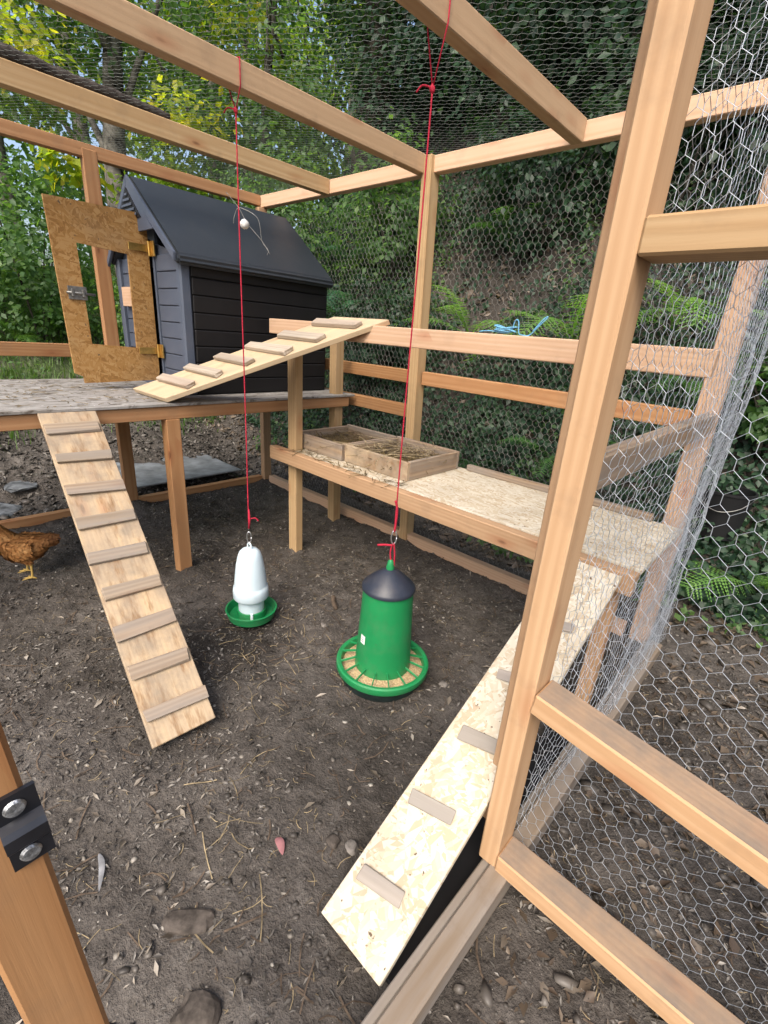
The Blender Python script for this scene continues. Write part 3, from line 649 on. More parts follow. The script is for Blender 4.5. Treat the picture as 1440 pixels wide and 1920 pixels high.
for zz in (1.585, 1.075):
    o = abox('hinge', -2.8465, -2.842, cy0-0.105, cy0-0.012, zz-0.017, zz+0.017, M['brass'], leaf, 0.001)
    lathe('hinge_pin', [(0, -0.035), (0.007, -0.035), (0.007, 0.035), (0, 0.035)], M['brass'], leaf, (-2.840, cy0-0.004, zz), 12)
    abox('hinge', -2.835, -2.795, cy0+0.0005, cy0+0.0085, zz-0.036, zz+0.036, M['brass'], leaf, 0.001)
abox('bolt_latch', -2.8475, -2.842, 0.768, 0.850, 1.305, 1.365, M['dull_steel'], leaf, 0.001)
tubes('bolt_rod', [([(-2.838, 0.760, 1.335), (-2.838, 0.885, 1.333)], 0.006)], M['dull_steel'], leaf, 10)
for q in (0.785, 0.832): abox('bolt_guide', -2.846, -2.828, q-0.006, q+0.006, 1.318, 1.352, M['dull_steel'], leaf, 0.002)

# ------------------------------------------------------------------ nest trays
def nest(name, label, x0, x1, y0, y1, z0, hgt, m1, m2):
    e = empty(name, ((x0+x1)/2, (y0+y1)/2, z0), label, 'nest box')
    t = 0.02
    abox('side_board', x0, x1, y0, y0+t, z0, z0+hgt, m1, e); abox('side_board', x0, x1, y1-t, y1, z0, z0+hgt+0.004, m2, e)
    abox('side_board', x0, x0+t, y0+t+0.001, y1-t-0.001, z0, z0+hgt-0.003, m2, e); abox('side_board', x1-t, x1, y0+t+0.001, y1-t-0.001, z0, z0+hgt+0.002, m2, e)
    abox('base_board', x0+t+0.001, x1-t-0.001, y0+t+0.001, y1-t-0.001, z0+0.001, z0+0.013, M['weathered'], e, 0.001)
    return e
nest('nest_tray', 'grey weathered wooden nest tray of hay at the far end of the shelf', -2.235, -1.815, 1.655, 2.095, 0.601, 0.088, M['weathered'], M['weathered'])
nest('nest_tray', 'paler wooden nest tray of hay in the middle of the shelf', -1.805, -1.365, 1.670, 2.100, 0.601, 0.092, M['ply'], M['weathered'])

def strands(name, n, fpos, mat, lmin, lmax, wd, label, parent=None, lift=0.01, flat=0.25, seed=3, segs=3):
    """curved flat strips scattered by fpos(rng) -> (x, y, z)"""
    rng = random.Random(seed); V = []; F = []
    for _ in range(n):
        x, y, z = fpos(rng); L = rng.uniform(lmin, lmax); a = rng.uniform(0, 2*math.pi); cu = rng.uniform(-1.4, 1.4); w0 = wd*rng.uniform(.6, 1.3)
        tz = rng.uniform(-flat, flat); px, py, pz = x, y, z+rng.uniform(0, lift); o = len(V)
        for i in range(segs+1):
            ca, sa = math.cos(a), math.sin(a)
            V += [(px-sa*w0/2, py+ca*w0/2, pz), (px+sa*w0/2, py-ca*w0/2, pz+w0*0.3)]
            st = L/segs; px += ca*st; py += sa*st; pz += tz*st; a += cu/segs
            if i: F.append((o+2*i-2, o+2*i-1, o+2*i+1, o+2*i))
    ob = obj(name, np_mesh(name, V, F, mat, False), parent); tag(ob, label, None if parent else 'straw', None, 'stuff'); return ob
def tray_pos(x0, x1, y0, y1, z):
    def f(r):
        u, v = r.uniform(0.0, 1), r.uniform(0.0, 1); d = ((u-.5)**2+(v-.5)**2)*2
        return (x0+(x1-x0)*u, y0+(y1-y0)*v, z+0.048*d+r.uniform(0, .014))
    return f
strands('hay_bedding', 750, tray_pos(-2.19, -1.86, 1.70, 2.05, 0.612), M['hay'], 0.04, 0.12, 0.0035, 'dark hay bedding inside the far weathered nest tray', lift=0.02, seed=5)
strands('hay_bedding', 750, tray_pos(-1.76, -1.41, 1.71, 2.06, 0.612), M['hay'], 0.04, 0.12, 0.0035, 'dark hay bedding inside the paler middle nest tray', lift=0.02, seed=6)
strands('loose_straw', 60, lambda r: (r.uniform(-1.75, -1.36), r.uniform(1.70, 2.02), 0.694+r.uniform(0, .01)), M['straw'], 0.08, 0.24, 0.0035, 'pale straw stalks lying over the rim of the middle nest tray', lift=0.01, flat=0.12, seed=8, segs=4)
strands('loose_straw', 130, lambda r: (r.uniform(-2.15, -1.3), r.uniform(1.56, 1.66), 0.602), M['hay'], 0.03, 0.10, 0.0035, 'scattered straw along the shelf edge in front of the nest trays', lift=0.006, flat=0.05, seed=9)

# ------------------------------------------------------------------ feeder
FX, FY, FZ = -1.02, 1.20, -0.062
fd = empty('poultry_feeder', (FX, FY, FZ), 'green plastic hanging feeder with dark cone lid and feed tray', 'feeder')
Rr = 0.178
lathe('tray_base', [(0.0, 0.004), (0.14, 0.0), (0.163, 0.012), (0.172, 0.040), (0.1735, 0.062), (0.168, 0.062), (0.165, 0.045), (0.150, 0.030), (0.0, 0.028)], M['tray'], fd, (FX, FY, FZ), 64)
lathe('tray_rim', [(0.163, 0.058), (0.182, 0.056), (0.187, 0.064), (0.186, 0.084), (0.180, 0.088), (0.168, 0.086), (0.164, 0.078), (0.163, 0.058)], M['green'], fd, (FX, FY, FZ), 64)
lathe('feed', [(0.0, 0.075), (0.09, 0.074), (0.115, 0.070), (0.14, 0.064), (0.1645, 0.058)], M['feed'], fd, (FX, FY, FZ), 64)
body = lathe('hopper', [(0.110, 0.066), (0.112, 0.068), (0.1105, 0.10), (0.107, 0.18), (0.102, 0.28), (0.0965, 0.40), (0.0960, 0.425), (0.093, 0.425)], M['green'], fd, (FX, FY, FZ), 64)
for k in range(16):
    a = 2*math.pi*k/16+0.12; c, s = math.cos(a), math.sin(a)
    board('divider', (FX+c*0.106, FY+s*0.106, FZ+0.100), (FX+c*0.168, FY+s*0.168, FZ+0.083), 0.0035, 0.010, M['green'], fd, ch=0.0008)
lid = lathe('lid', [(0.099, 0.412), (0.102, 0.414), (0.1020, 0.423), (0.099, 0.429), (0.070, 0.456), (0.040, 0.481), (0.018, 0.494), (0.010, 0.496)], M['navy'], fd, (FX, FY, FZ), 64)
lathe('knob', [(0.015, 0.492), (0.0155, 0.504), (0.0125, 0.516), (0.0115, 0.524), (0.006, 0.532), (0.0, 0.533)], M['green'], lid, (FX, FY, FZ), 24)
va = math.atan2(-FY, -FX)-0.88   # price label faces the door
lab_c = Vector((math.cos(va), math.sin(va), 0))
def curved_label():
    v = []; f = []
    for i in range(6):
        a = va-0.12+0.24*i/5
        for zz in (0.200, 0.236):
            rr = 0.1105-(zz-0.10)*0.047+0.0012; v.append((FX+rr*math.cos(a), FY+rr*math.sin(a), FZ+zz))
    for i in range(5): f.append((2*i, 2*i+2, 2*i+3, 2*i+1))
    return np_mesh('price_label', v, f, M['paper'])
pl = obj('price_label', curved_label(), body)
for q in range(3):
    zz = 0.209+q*0.008; v = []
    for a in (va-0.07, va+0.06-0.03*q):
        for z2 in (zz, zz+0.0025):
            rr = 0.1105-(z2-0.10)*0.047+0.0018; v.append((FX+rr*math.cos(a), FY+rr*math.sin(a), FZ+z2))
    obj('print_line', np_mesh('print_line', v, [(0, 2, 3, 1)], M['navy']), pl)

# ------------------------------------------------------------------ drinker
DX, DY, DZ = -1.70, 1.02, -0.040
dr = empty('poultry_drinker', (DX, DY, DZ), 'milky white bell drinker in a shallow green tray', 'drinker')
lathe('tray', [(0.0, 0.004), (0.085, 0.0), (0.104, 0.010), (0.114, 0.046), (0.117, 0.048), (0.117, 0.052), (0.110, 0.052), (0.100, 0.018), (0.066, 0.012), (0.062, 0.024), (0.0, 0.024)], M['dgreen'], dr, (DX, DY, DZ), 56)
lathe('collar', [(0.066, 0.012), (0.065, 0.046), (0.060, 0.048), (0.055, 0.046)], M['dgreen'], dr, (DX, DY, DZ), 40)
bt = lathe('bottle', [(0.054, 0.030), (0.057, 0.032), (0.058, 0.096), (0.060, 0.102), (0.076, 0.110), (0.080, 0.116), (0.080, 0.150), (0.0775, 0.166), (0.0735, 0.170), (0.0725, 0.176), (0.069, 0.220), (0.062, 0.275), (0.054, 0.315), (0.046, 0.338), (0.034, 0.351), (0.018, 0.357), (0.0, 0.358)], M['milky'], dr, (DX, DY, DZ), 48)
va2 = math.atan2(-DY, -DX)
board('lug', (DX+0.068*math.cos(va2), DY+0.068*math.sin(va2), DZ+0.020), (DX+0.068*math.cos(va2), DY+0.068*math.sin(va2), DZ+0.058), 0.012, 0.006, M['milky'], dr, (math.cos(va2), math.sin(va2), 0))
tubes('bottle_handle', [(smooth_path([(DX-0.014, DY, DZ+0.352), (DX-0.012, DY, DZ+0.374), (DX, DY, DZ+0.382), (DX+0.012, DY, DZ+0.374), (DX+0.014, DY, DZ+0.352)]), 0.004)], M['milky'], bt, 8)

# ------------------------------------------------------------------ hanging cords
def hang_cord(name, label, topc, bot, xa, knot_z, twin):
    """cord looped round a rafter (x range xa..xa+.05) at y=topc[1], falling to bot"""
    e = empty(name, (bot[0], bot[1], bot[2]), label, 'cord')
    y = topc[1]; k = Vector((topc[0], y, knot_z)); b = Vector(bot)
    loop = [k, Vector((xa+0.0565, y+0.004, ZP0+0.0)), Vector((xa+0.0565, y+0.004, ZP1+0.004)), Vector((xa+0.025, y, ZP1+0.0088)), Vector((xa-0.0065, y-0.004, ZP1+0.004)), Vector((xa-0.0065, y-0.004, ZP0)), k]
    tubes('loop', [(loop, 0.0022)], M['cord'], e, 6)
    tubes('strand', [(smooth_path([k, k.lerp(b, .3)+Vector((0.004, -0.003, 0)), k.lerp(b, .65)+Vector((-0.003, 0.003, 0)), b], 8), 0.0025)], M['cord'], e, 6)
    bm = bmesh.new(); bmesh.ops.create_icosphere(bm, subdivisions=2, radius=0.0075)
    for v in bm.verts: v.co *= 1+0.35*math.sin(v.co.x*900+v.co.z*1300); v.co.z *= 1.5
    obj('knot', bm_mesh('knot', bm, M['cord'], True), e, Matrix.Translation(k))
    tubes('tail', [(smooth_path([k, k+Vector((-0.02, -0.02, 0.004)), k+Vector((-0.032, -0.03, -0.012))]), 0.0026)], M['cord'], e, 6)
    return e
def snap_hook(p, parent, s=1.0):
    p = Vector(p); d = Vector((0.7, 0.68, 0))
    pts = [p+d*(0.010*math.cos(t)*s)+Vector((0, 0, 0.026*math.sin(t)*s)) for t in np.linspace(0, 2*math.pi, 22)]
    tubes('snap_hook', [(pts, 0.0028*s)], M['steel'], parent, 8)
c1 = hang_cord('hanging_cord', 'red cord tied round the rafter holding up the green feeder', (-1.06, 1.255), (FX+0.003, FY+0.003, FZ+0.645), -1.085, 1.90, True)
t0 = Vector((FX, FY, FZ+0.045)); 
tubes('cord_bight', [(smooth_path([t0+Vector((0.003, 0.003, 0.60)), t0+Vector((0.006, 0.005, 0.68)), t0+Vector((-0.001, 0, 0.72))]), 0.0045)], M['cord'], c1, 6)
snap_hook(t0+Vector((0.003, 0.003, 0.578)), c1)
tubes('lid_cord', [(smooth_path([t0+Vector((0.0, 0.0, 0.482)), t0+Vector((-0.004, -0.002, 0.52)), t0+Vector((0.001, 0.002, 0.556))]), 0.0032), (smooth_path([t0+Vector((0.010, 0.008, 0.46)), t0+Vector((0.009, 0.008, 0.51)), t0+Vector((0.004, 0.004, 0.556))]), 0.0032),
     (smooth_path([t0+Vector((-0.002, 0.0, 0.545)), t0+Vector((-0.022, -0.020, 0.546)), t0+Vector((-0.040, -0.036, 0.543))]), 0.0042)], M['cord'], c1, 6)
c2 = hang_cord('hanging_cord', 'thin red cord from the middle rafter holding up the white drinker', (-1.868, 1.125), (DX, DY, DZ+0.452), -1.895, 1.97, False)
d0 = Vector((DX, DY, DZ+0.052))
tubes('cord_bight', [([d0+Vector((0, 0, 0.40)), d0+Vector((0.004, 0.004, 0.44)), d0+Vector((0.002, 0.001, 0.49))], 0.0042), (smooth_path([d0+Vector((0.002, 0.002, 0.445)), d0+Vector((0.022, 0.020, 0.452)), d0+Vector((0.034, 0.028, 0.44))]), 0.0026)], M['cord'], c2, 6)
snap_hook(d0+Vector((0, 0, 0.358)), c2, 1.0)
# small white ball with loose wires, tied to the drinker cord in front of the coop roof
tB = (1.97-1.605)/(1.97-(DZ+0.40)); kk = Vector((-1.868, 1.125, 1.97)).lerp(d0+Vector((0, 0, 0.40)), tB)
ball = empty('cord_ball', kk, 'small white knotted ball with loose wires tied to the drinker cord', 'ball')
bm = bmesh.new(); bmesh.ops.create_icosphere(bm, subdivisions=3, radius=0.0165)
for v in bm.verts: v.co *= 1+0.12*math.sin(v.co.x*420+1)*math.sin(v.co.z*500+v.co.y*300)
obj('knot_ball', bm_mesh('knot_ball', bm, M['whitecord'], True), ball, Matrix.Translation(kk+Vector((0.016, 0.013, -0.012))))
rr_ = Vector((0.726, 0.684, 0.07)); uu_ = Vector((0, 0, 1))
def wp(a, b): return kk+rr_*a+uu_*b
tubes('loose_wire', [(smooth_path([wp(-0.045, 0.09), wp(0, 0.04), wp(0.03, -0.01), wp(0.085, -0.07), wp(0.115, -0.115)]), 0.0013), (smooth_path([wp(-0.022, -0.012), wp(-0.018, 0.012), wp(0, 0.04), wp(0.05, 0.022), wp(0.075, -0.005), wp(0.085, -0.07), wp(0.108, -0.10), wp(0.104, -0.118)]), 0.0012)], M['dull_steel'], ball, 5)

# blue baler twine heaped on the roost rail
tw = []; rng = random.Random(4)
pp = []
for i in range(15):
    a = i*2.1; rad = 0.035+0.03*rng.random(); pp.append((-0.96+rad*math.cos(a)*0.9, 1.655+0.016*math.sin(a), 1.290+0.024*rng.random()))
tw.append((smooth_path(pp, 5), 0.0024))
tw.append((smooth_path([(-1.06, 1.655, 1.288), (-1.01, 1.650, 1.292), (-0.93, 1.655, 1.290), (-0.915, 1.655, 1.330), (-0.90, 1.655, 1.328), (-0.893, 1.655, 1.290), (-0.87, 1.650, 1.283), (-0.85, 1.655, 1.285), (-0.822, 1.658, 1.315), (-0.795, 1.66, 1.345), (-0.808, 1.66, 1.340), (-0.84, 1.655, 1.298)], 6), 0.0022))
tag(tubes('twine_tangle', tw, M['twine'], None, 5), 'tangle of light blue twine lying on the roost rail', 'twine')

# dark roll of netting left on the third rafter
rp = [(-2.642+0.006*math.sin(i*1.7), -0.3+i*0.11, ZP1+0.042-0.0016*i) for i in range(15)]
tag(tubes('netting_roll', [(smooth_path(rp, 4), [0.042-0.00040*i+0.003*math.sin(i*1.9) for i in range(57)])], M['felt'], None, 10), 'dark rolled strip lying along the top of the rafter above the coop', 'roll')

# ------------------------------------------------------------------ hen
def hen():
    V = []; F = []
    def loft(sec, n=18):
        o = len(V)
        for (x, z, hw, hh, y) in sec:
            for k in range(n):
                a = 2*math.pi*k/n; V.append((x, y+hw*math.cos(a), z+hh*math.sin(a)))
        for i in range(len(sec)-1):
            for k in range(n): F.append((o+i*n+k, o+i*n+(k+1) % n, o+(i+1)*n+(k+1) % n, o+(i+1)*n+k))
        F.append(tuple(o+k for k in range(n))[::-1]); F.append(tuple(o+(len(sec)-1)*n+k for k in range(n)))
    loft([(-0.155, 0.262, 0.02, 0.02, 0), (-0.13, 0.245, 0.055, 0.055, 0), (-0.08, 0.222, 0.085, 0.085, 0), (-0.02, 0.205, 0.098, 0.098, 0), (0.05, 0.205, 0.095, 0.095, 0), (0.11, 0.222, 0.075, 0.082, 0), (0.15, 0.245, 0.045, 0.055, 0), (0.165, 0.255, 0.02, 0.03, 0)])
    loft([(-0.10, 0.25, 0.05, 0.05, 0), (-0.16, 0.275, 0.034, 0.048, 0), (-0.19, 0.284, 0.022, 0.045, 0), (-0.215, 0.290, 0.012, 0.030, 0), (-0.225, 0.293, 0.006, 0.012, 0)], 14)   # tail
    for s in (-1, 1):
        loft([(-0.09, 0.235, 0.012, 0.05, 0.086*s), (-0.02, 0.225, 0.022, 0.066, 0.092*s), (0.05, 0.225, 0.022, 0.062, 0.088*s), (0.10, 0.235, 0.012, 0.04, 0.070*s)], 12)   # wings
    def tb(pts, r, n=10):
        v, f = tube_geo(pts, r, n); o = len(V); V.extend(v); F.extend([tuple(i+o for i in q) for q in f]); F.append(tuple(o+k for k in range(n))[::-1]); F.append(tuple(o+len(v)-n+k for k in range(n)))
    tb(smooth_path([(0.10, 0, 0.25), (0.155, 0, 0.31), (0.19, 0, 0.355), (0.205, 0, 0.385)], 5), [0.07-0.0028*i for i in range(16)], 14)   # neck
    loft([(0.175, 0.392, 0.014, 0.016, 0), (0.195, 0.395, 0.026, 0.028, 0), (0.22, 0.392, 0.025, 0.026, 0), (0.242, 0.386, 0.013, 0.013, 0), (0.262, 0.380, 0.004, 0.004, 0)], 12)
    tb([(0.19, 0, 0.415), (0.205, 0, 0.436), (0.225, 0, 0.428), (0.236, 0, 0.41)], [0.005, 0.009, 0.009, 0.005], 8)   # comb
    for s, fx in ((-1, 0.045), (1, -0.045)):
        tb([(0.0+fx*.4, 0.048*s, 0.19), (0.005+fx*.6, 0.05*s, 0.145), (-0.012+fx*.9, 0.05*s, 0.112)], [0.048, 0.034, 0.014])
        tb([(-0.012+fx*.9, 0.05*s, 0.115), (-0.004+fx, 0.05*s, 0.06), (0.0+fx, 0.05*s, 0.014)], [0.0095, 0.0075, 0.008])
        for ang in (-0.55, 0.0, 0.55, math.pi):
            L = 0.062 if ang != math.pi else 0.03
            tb([(0.0+fx, 0.05*s, 0.013), (fx+L*0.5*math.cos(ang), 0.05*s+L*0.5*math.sin(ang), 0.010), (fx+L*math.cos(ang), 0.05*s+L*math.sin(ang), 0.004)], [0.008, 0.006, 0.003], 8)
    me = bpy.data.meshes.new('hen_raw'); me.from_pydata(V, [], F)
    o = bpy.data.objects.new('hen_raw', me); COL.objects.link(o)
    rm = o.modifiers.new('r', 'REMESH'); rm.mode = 'VOXEL'; rm.voxel_size = 0.0042
    sm = o.modifiers.new('s', 'SMOOTH'); sm.factor = 0.5; sm.iterations = 2
    dg = bpy.context.evaluated_depsgraph_get(); m2 = bpy.data.meshes.new_from_object(o.evaluated_get(dg))
    bpy.data.objects.remove(o); m2.name = 'hen'; m2.materials.clear(); m2.materials.append(M['hen'])
    for p in m2.polygons: p.use_smooth = True
    return m2
hm = hen()
HW = Matrix.Translation((-2.745, 0.375, hz(-2.74, 0.37)+0.002)) @ Matrix.Rotation(math.atan2(-0.74, -0.67), 4, 'Z') @ Matrix.Scale(0.74, 4)
henE = obj('hen', hm, None, HW); tag(henE, 'reddish brown hen walking out of view by the platform', 'hen')
co = np.zeros(len(hm.vertices)*3); hm.vertices.foreach_get('co', co); co = co.reshape(-1, 3)
no = np.zeros(len(hm.vertices)*3); hm.vertices.foreach_get('normal', no); no = no.reshape(-1, 3)
cand = np.where((co[:, 2] > 0.125) & (co[:, 0] < 0.19))[0]; pick = RNG.choice(cand, 1500)
V = []; F = []
for q in pick:
    p = Vector(co[q]); n_ = Vector(no[q]); bk = Vector((-1, 0, -0.25+random.uniform(-.2, .2))); t = (bk-n_*bk.dot(n_)); 
    if t.length < .05: continue
    t.normalize(); s = n_.cross(t); L = random.uniform(.018, .034); wv = L*.38; o = len(V)
    V += [tuple(p), tuple(p+t*L*.55+s*wv+n_*.004), tuple(p+t*L+n_*.007), tuple(p+t*L*.55-s*wv+n_*.004)]; F.append((o, o+1, o+2, o+3))
fo = obj('feathers', np_mesh('feathers', V, F, M['hen']), henE, HW); tag(fo, kind='stuff')

# ------------------------------------------------------------------ loose things on the ground
def rock(name, label, cat, x, y, s, mat, seed, rz=0.0, sink=0.3, sub=3, rough=0.25, group=None):
    rg = random.Random(seed); bm = bmesh.new(); bmesh.ops.create_icosphere(bm, subdivisions=sub, radius=1)
    ph = [rg.uniform(0, 6) for _ in range(6)]
    for v in bm.verts:
        c = v.co.copy(); k = 1+rough*(math.sin(c.x*2.3+ph[0])*math.sin(c.y*2.7+ph[1])+0.5*math.sin(c.z*4.1+ph[2]+c.x*3))
        m_ = max(abs(c.x), abs(c.y), abs(c.z)); v.co = (c*0.55+c/m_*0.38)*k; v.co = Vector((v.co.x*s[0], v.co.y*s[1], v.co.z*s[2]))
    o = obj(name, bm_mesh(name, bm, mat, False), None, Matrix.Translation((x, y, hz(x, y)+s[2]*(1-sink)-s[2]*.2)) @ Matrix.Rotation(rz, 4, 'Z'))
    return tag(o, label, cat, group)
rock('brick_piece', 'dark worn half brick lying in the soil near the door', 'brick', -0.727, 0.248, (0.028, 0.062, 0.018), M['brick'], 3, -0.78, 0.75, 3, 0.12)
rock('stone', 'larger brown stone at the very bottom of the picture', 'stone', -0.565, 0.185, (0.045, 0.034, 0.024), M['brick'], 5, 0.5, 0.75)
rock('stone', 'round grey stone between the feeder and the chipboard ramp', 'stone', -0.795, 1.325, (0.020, 0.017, 0.012), M['stone'], 6)
rock('stone', 'reddish stone in the soil left of the chipboard ramp', 'stone', -0.63, 0.60, (0.020, 0.017, 0.012), M['brick'], 7)
rock('stone', 'dark stone touching the edge of the chipboard ramp', 'stone', -0.585, 0.625, (0.018, 0.015, 0.012), M['stone'], 8)
rock('stone', 'pale pebble on the soil behind the milky drinker', 'stone', -1.42, 1.23, (0.014, 0.012, 0.009), M['stone'], 9)
tag(tubes('stick', [(smooth_path([(-1.585, 1.43, hz(-1.585, 1.43)+.012), (-1.55, 1.40, hz(-1.55, 1.40)+.012), (-1.49, 1.365, hz(-1.49, 1.365)+.010)]), [.008]+[.012]*11+[.007])], M['stick'], None, 8), 'short dark stick on the soil between drinker and shelf', 'stick')
def blade(name, label, cat, pts, wd, mat):
    P = smooth_path(pts, 5); V = []; F = []
    for i, p in enumerate(P):
        t = (P[min(i+1, len(P)-1)]-P[max(i-1, 0)]).normalized(); s = t.cross(Vector((0, 0, 1))).normalized(); k = wd*math.sin(math.pi*(0.08+0.9*i/(len(P)-1)))
        V += [tuple(p-s*k), tuple(p+Vector((0, 0, k*.3))), tuple(p+s*k)]
        if i: o = 3*i; F += [(o-3, o-2, o+1, o), (o-2, o-1, o+2, o+1)]
    return tag(obj(name, np_mesh(name, V, F, mat)), label, cat)
def gp(x, y, dz=0.006): return (x, y, hz(x, y)+dz)
blade('feather', 'small grey feather on the soil beside the door jamb', 'feather', [gp(-1.03, 0.155), gp(-0.99, 0.150, .012), gp(-0.93, 0.125, .008)], 0.007, M['feather'])
blade('scrap', 'small pink scrap lying on the soil', 'scrap', [gp(-0.745, 0.497), gp(-0.725, 0.497, .016), gp(-0.70, 0.487)], 0.011, M['pink'])
tag(abox('dark_gap_strip', -0.400, -0.309, 0.49, 1.45, -0.04, -0.026, M['black'], None, 0.002), 'added black strip filling the dark gap between the chipboard ramp and the sill', 'strip')  # strip added to blacken the gap beside the ramp
tag(abox('grey_sheet', -4.35, -3.50, 1.18, 2.05, 0.075, 0.087, M['slab'], None, 0.003), 'flat grey sheet lying outside behind the platform legs', 'sheet')
for i, (x, y, s) in enumerate(((-3.75, 0.42, (0.16, 0.12, 0.025)), (-3.95, 0.60, (0.11, 0.09, 0.02)))):
    rock('stone_slab', ('large pale flat stone outside the wall above the hen', 'smaller pale flat stone outside beyond the larger one')[i], 'stone', x, y, s, M['stone_grey'], 20+i, 0.4, 0.45, 2, 0.3)
# dark bucket outside
BX, BY = -0.28, 3.19
bk = empty('bucket', (BX, BY, hz(BX, BY)), 'black plastic bucket outside behind the netting', 'bucket')
lathe('shell', [(0.0, 0.0), (0.105, 0.0), (0.135, 0.26), (0.142, 0.262), (0.142, 0.275), (0.130, 0.275), (0.102, 0.012), (0.0, 0.010)], M['black'], bk, (BX, BY, hz(BX, BY)), 40)
tubes('bucket_handle', [(smooth_path([(BX-0.14, BY, hz(BX, BY)+.26), (BX-.09, BY-.1, hz(BX, BY)+.20), (BX, BY-.14, hz(BX, BY)+.17), (BX+.09, BY-.1, hz(BX, BY)+.20), (BX+.14, BY, hz(BX, BY)+.26)]), 0.003)], M['dull_steel'], bk, 6)

# ------------------------------------------------------------------ ground litter (stuff)
def flakes(name, label, n, xr, yr, smin, smax, mat, seed, fold=0.25, dens=None, lift=0.003, cat='litter', tilt=0.5, asp=0.6):
    rg = np.random.default_rng(seed); x = rg.uniform(*xr, n*2); y = rg.uniform(*yr, n*2)
    if dens is not None: k = rg.random(n*2) < dens(x, y); x = x[k]; y = y[k]
    x = x[:n]; y = y[:n]; n = len(x); z = height(x, y); e = 0.02
    gxn = (height(x+e, y, False)-height(x-e, y, False))/(2*e); gyn = (height(x, y+e, False)-height(x, y-e, False))/(2*e)
    nr = np.stack([-gxn, -gyn, np.ones(n)], -1)+rg.normal(0, tilt, (n, 3)); nr /= np.linalg.norm(nr, axis=1, keepdims=True)
    a = rg.normal(0, 1, (n, 3)); t = np.cross(nr, a); t /= np.linalg.norm(t, axis=1, keepdims=True); s = np.cross(nr, t)
    L = (smin+(smax-smin)*rg.random(n)**2.2)[:, None]; w = L*asp*rg.uniform(.4, 1.1, (n, 1))*.5
    p = np.stack([x, y, z+lift], -1); fl = fold*L*rg.uniform(0, 1, (n, 1))
    V = np.stack([p-t*L/2, p+s*w+nr*fl, p+t*L/2+nr*fl*.3, p-s*w+nr*fl], 1).reshape(-1, 3)
    b = (np.arange(n)*4)[:, None]; F = np.concatenate([b+np.array([[0, 1, 2]]), b+np.array([[0, 2, 3]])], 0)
    return tag(obj(name, np_mesh(name, V, F, mat)), label, cat, None, 'stuff')
inrun = lambda x, y: 0.25+0.75*(fbm(x, y, 2.2, 3, 9) > -0.02)
def clods(name, label, n, xr, yr, smin, smax, mat, seed, dens=None):
    rg = np.random.default_rng(seed); bm = bmesh.new(); bmesh.ops.create_icosphere(bm, subdivisions=1, radius=1); bm.verts.ensure_lookup_table()
    v0 = np.array([v.co[:] for v in bm.verts]); f0 = np.array([[v.index for v in f.verts] for f in bm.faces]); bm.free()
    x = rg.uniform(*xr, n*3); y = rg.uniform(*yr, n*3); k = rg.random(n*3) < (dens(x, y) if dens is not None else 1); x = x[k][:n]; y = y[k][:n]; n = len(x)
    sz = smin+(smax-smin)*rg.random(n)**4; ab = rg.uniform(.55, 1.2, (n, 3)); ab[:, 2] *= .6
    dv = v0[None]*(1+rg.normal(0, .27, (n, len(v0), 1)))*ab[:, None]*sz[:, None, None]
    a = rg.uniform(0, 6.28, n); ca, sa = np.cos(a)[:, None], np.sin(a)[:, None]
    V = np.stack([x[:, None]+dv[..., 0]*ca-dv[..., 1]*sa, y[:, None]+dv[..., 0]*sa+dv[..., 1]*ca, height(x, y)[:, None]+dv[..., 2]+sz[:, None]*.15], -1).reshape(-1, 3)
    F = (f0[None]+(np.arange(n)*len(v0))[:, None, None]).reshape(-1, 3)
    return tag(obj(name, np_mesh(name, V, F, mat)), label, 'soil', None, 'stuff')
clods('soil_clods', 'dark soil clods and grit all over the run floor', 6500, (-3.4, 0.6), (-0.1, 2.5), 0.002, 0.013, M['clod'], 45)
clods('pebbles', 'pale grit and pebbles sprinkled over the run floor', 2600, (-3.4, 1.2), (-0.1, 2.7), 0.0014, 0.009, M['grit'], 46)
clods('soil_clods', 'soil clods heaped outside the left wall', 4500, (-5.8, -3.4), (-0.5, 3.0), 0.005, 0.035, M['clod'], 47)
clods('stones', 'grey stones and clods on the soil outside the door', 900, (-0.2, 1.5), (0.3, 3.0), 0.004, 0.035, M['clod'], 48)
flakes('soil_crumbs', 'crumbs and wood chips scattered over the dark soil', 30000, (-3.5, 0.5), (-0.1, 2.6), 0.003, 0.026, M['chips'], 41, 0.35, inrun, tilt=0.3, asp=0.42)
flakes('wood_chips', 'pale wood chips and leaf scraps strewn over the run floor', 1500, (-3.3, 0.4), (-0.1, 2.2), 0.010, 0.045, M['chip_pale'], 49, 0.2, None, 0.004, tilt=0.25, asp=0.38)
flakes('soil_crumbs', 'dark clods and wood chips heaped outside the left wall', 12000, (-6.2, -3.45), (-0.5, 3.4), 0.010, 0.07, M['chips'], 42, 0.4, None, tilt=0.6, asp=0.45)
flakes('leaf_litter', 'brown fallen leaves and stones on the soil outside the door', 3500, (-0.2, 1.6), (0.3, 3.0), 0.012, 0.055, M['litter'], 43, 0.35, None, tilt=0.4)
flakes('leaf_litter', 'brown fallen leaves covering the bank behind the wire', 16000, (-6.5, 2.2), (2.45, 5.8), 0.025, 0.095, M['litter'], 44, 0.35, None, 0.006, tilt=0.6)
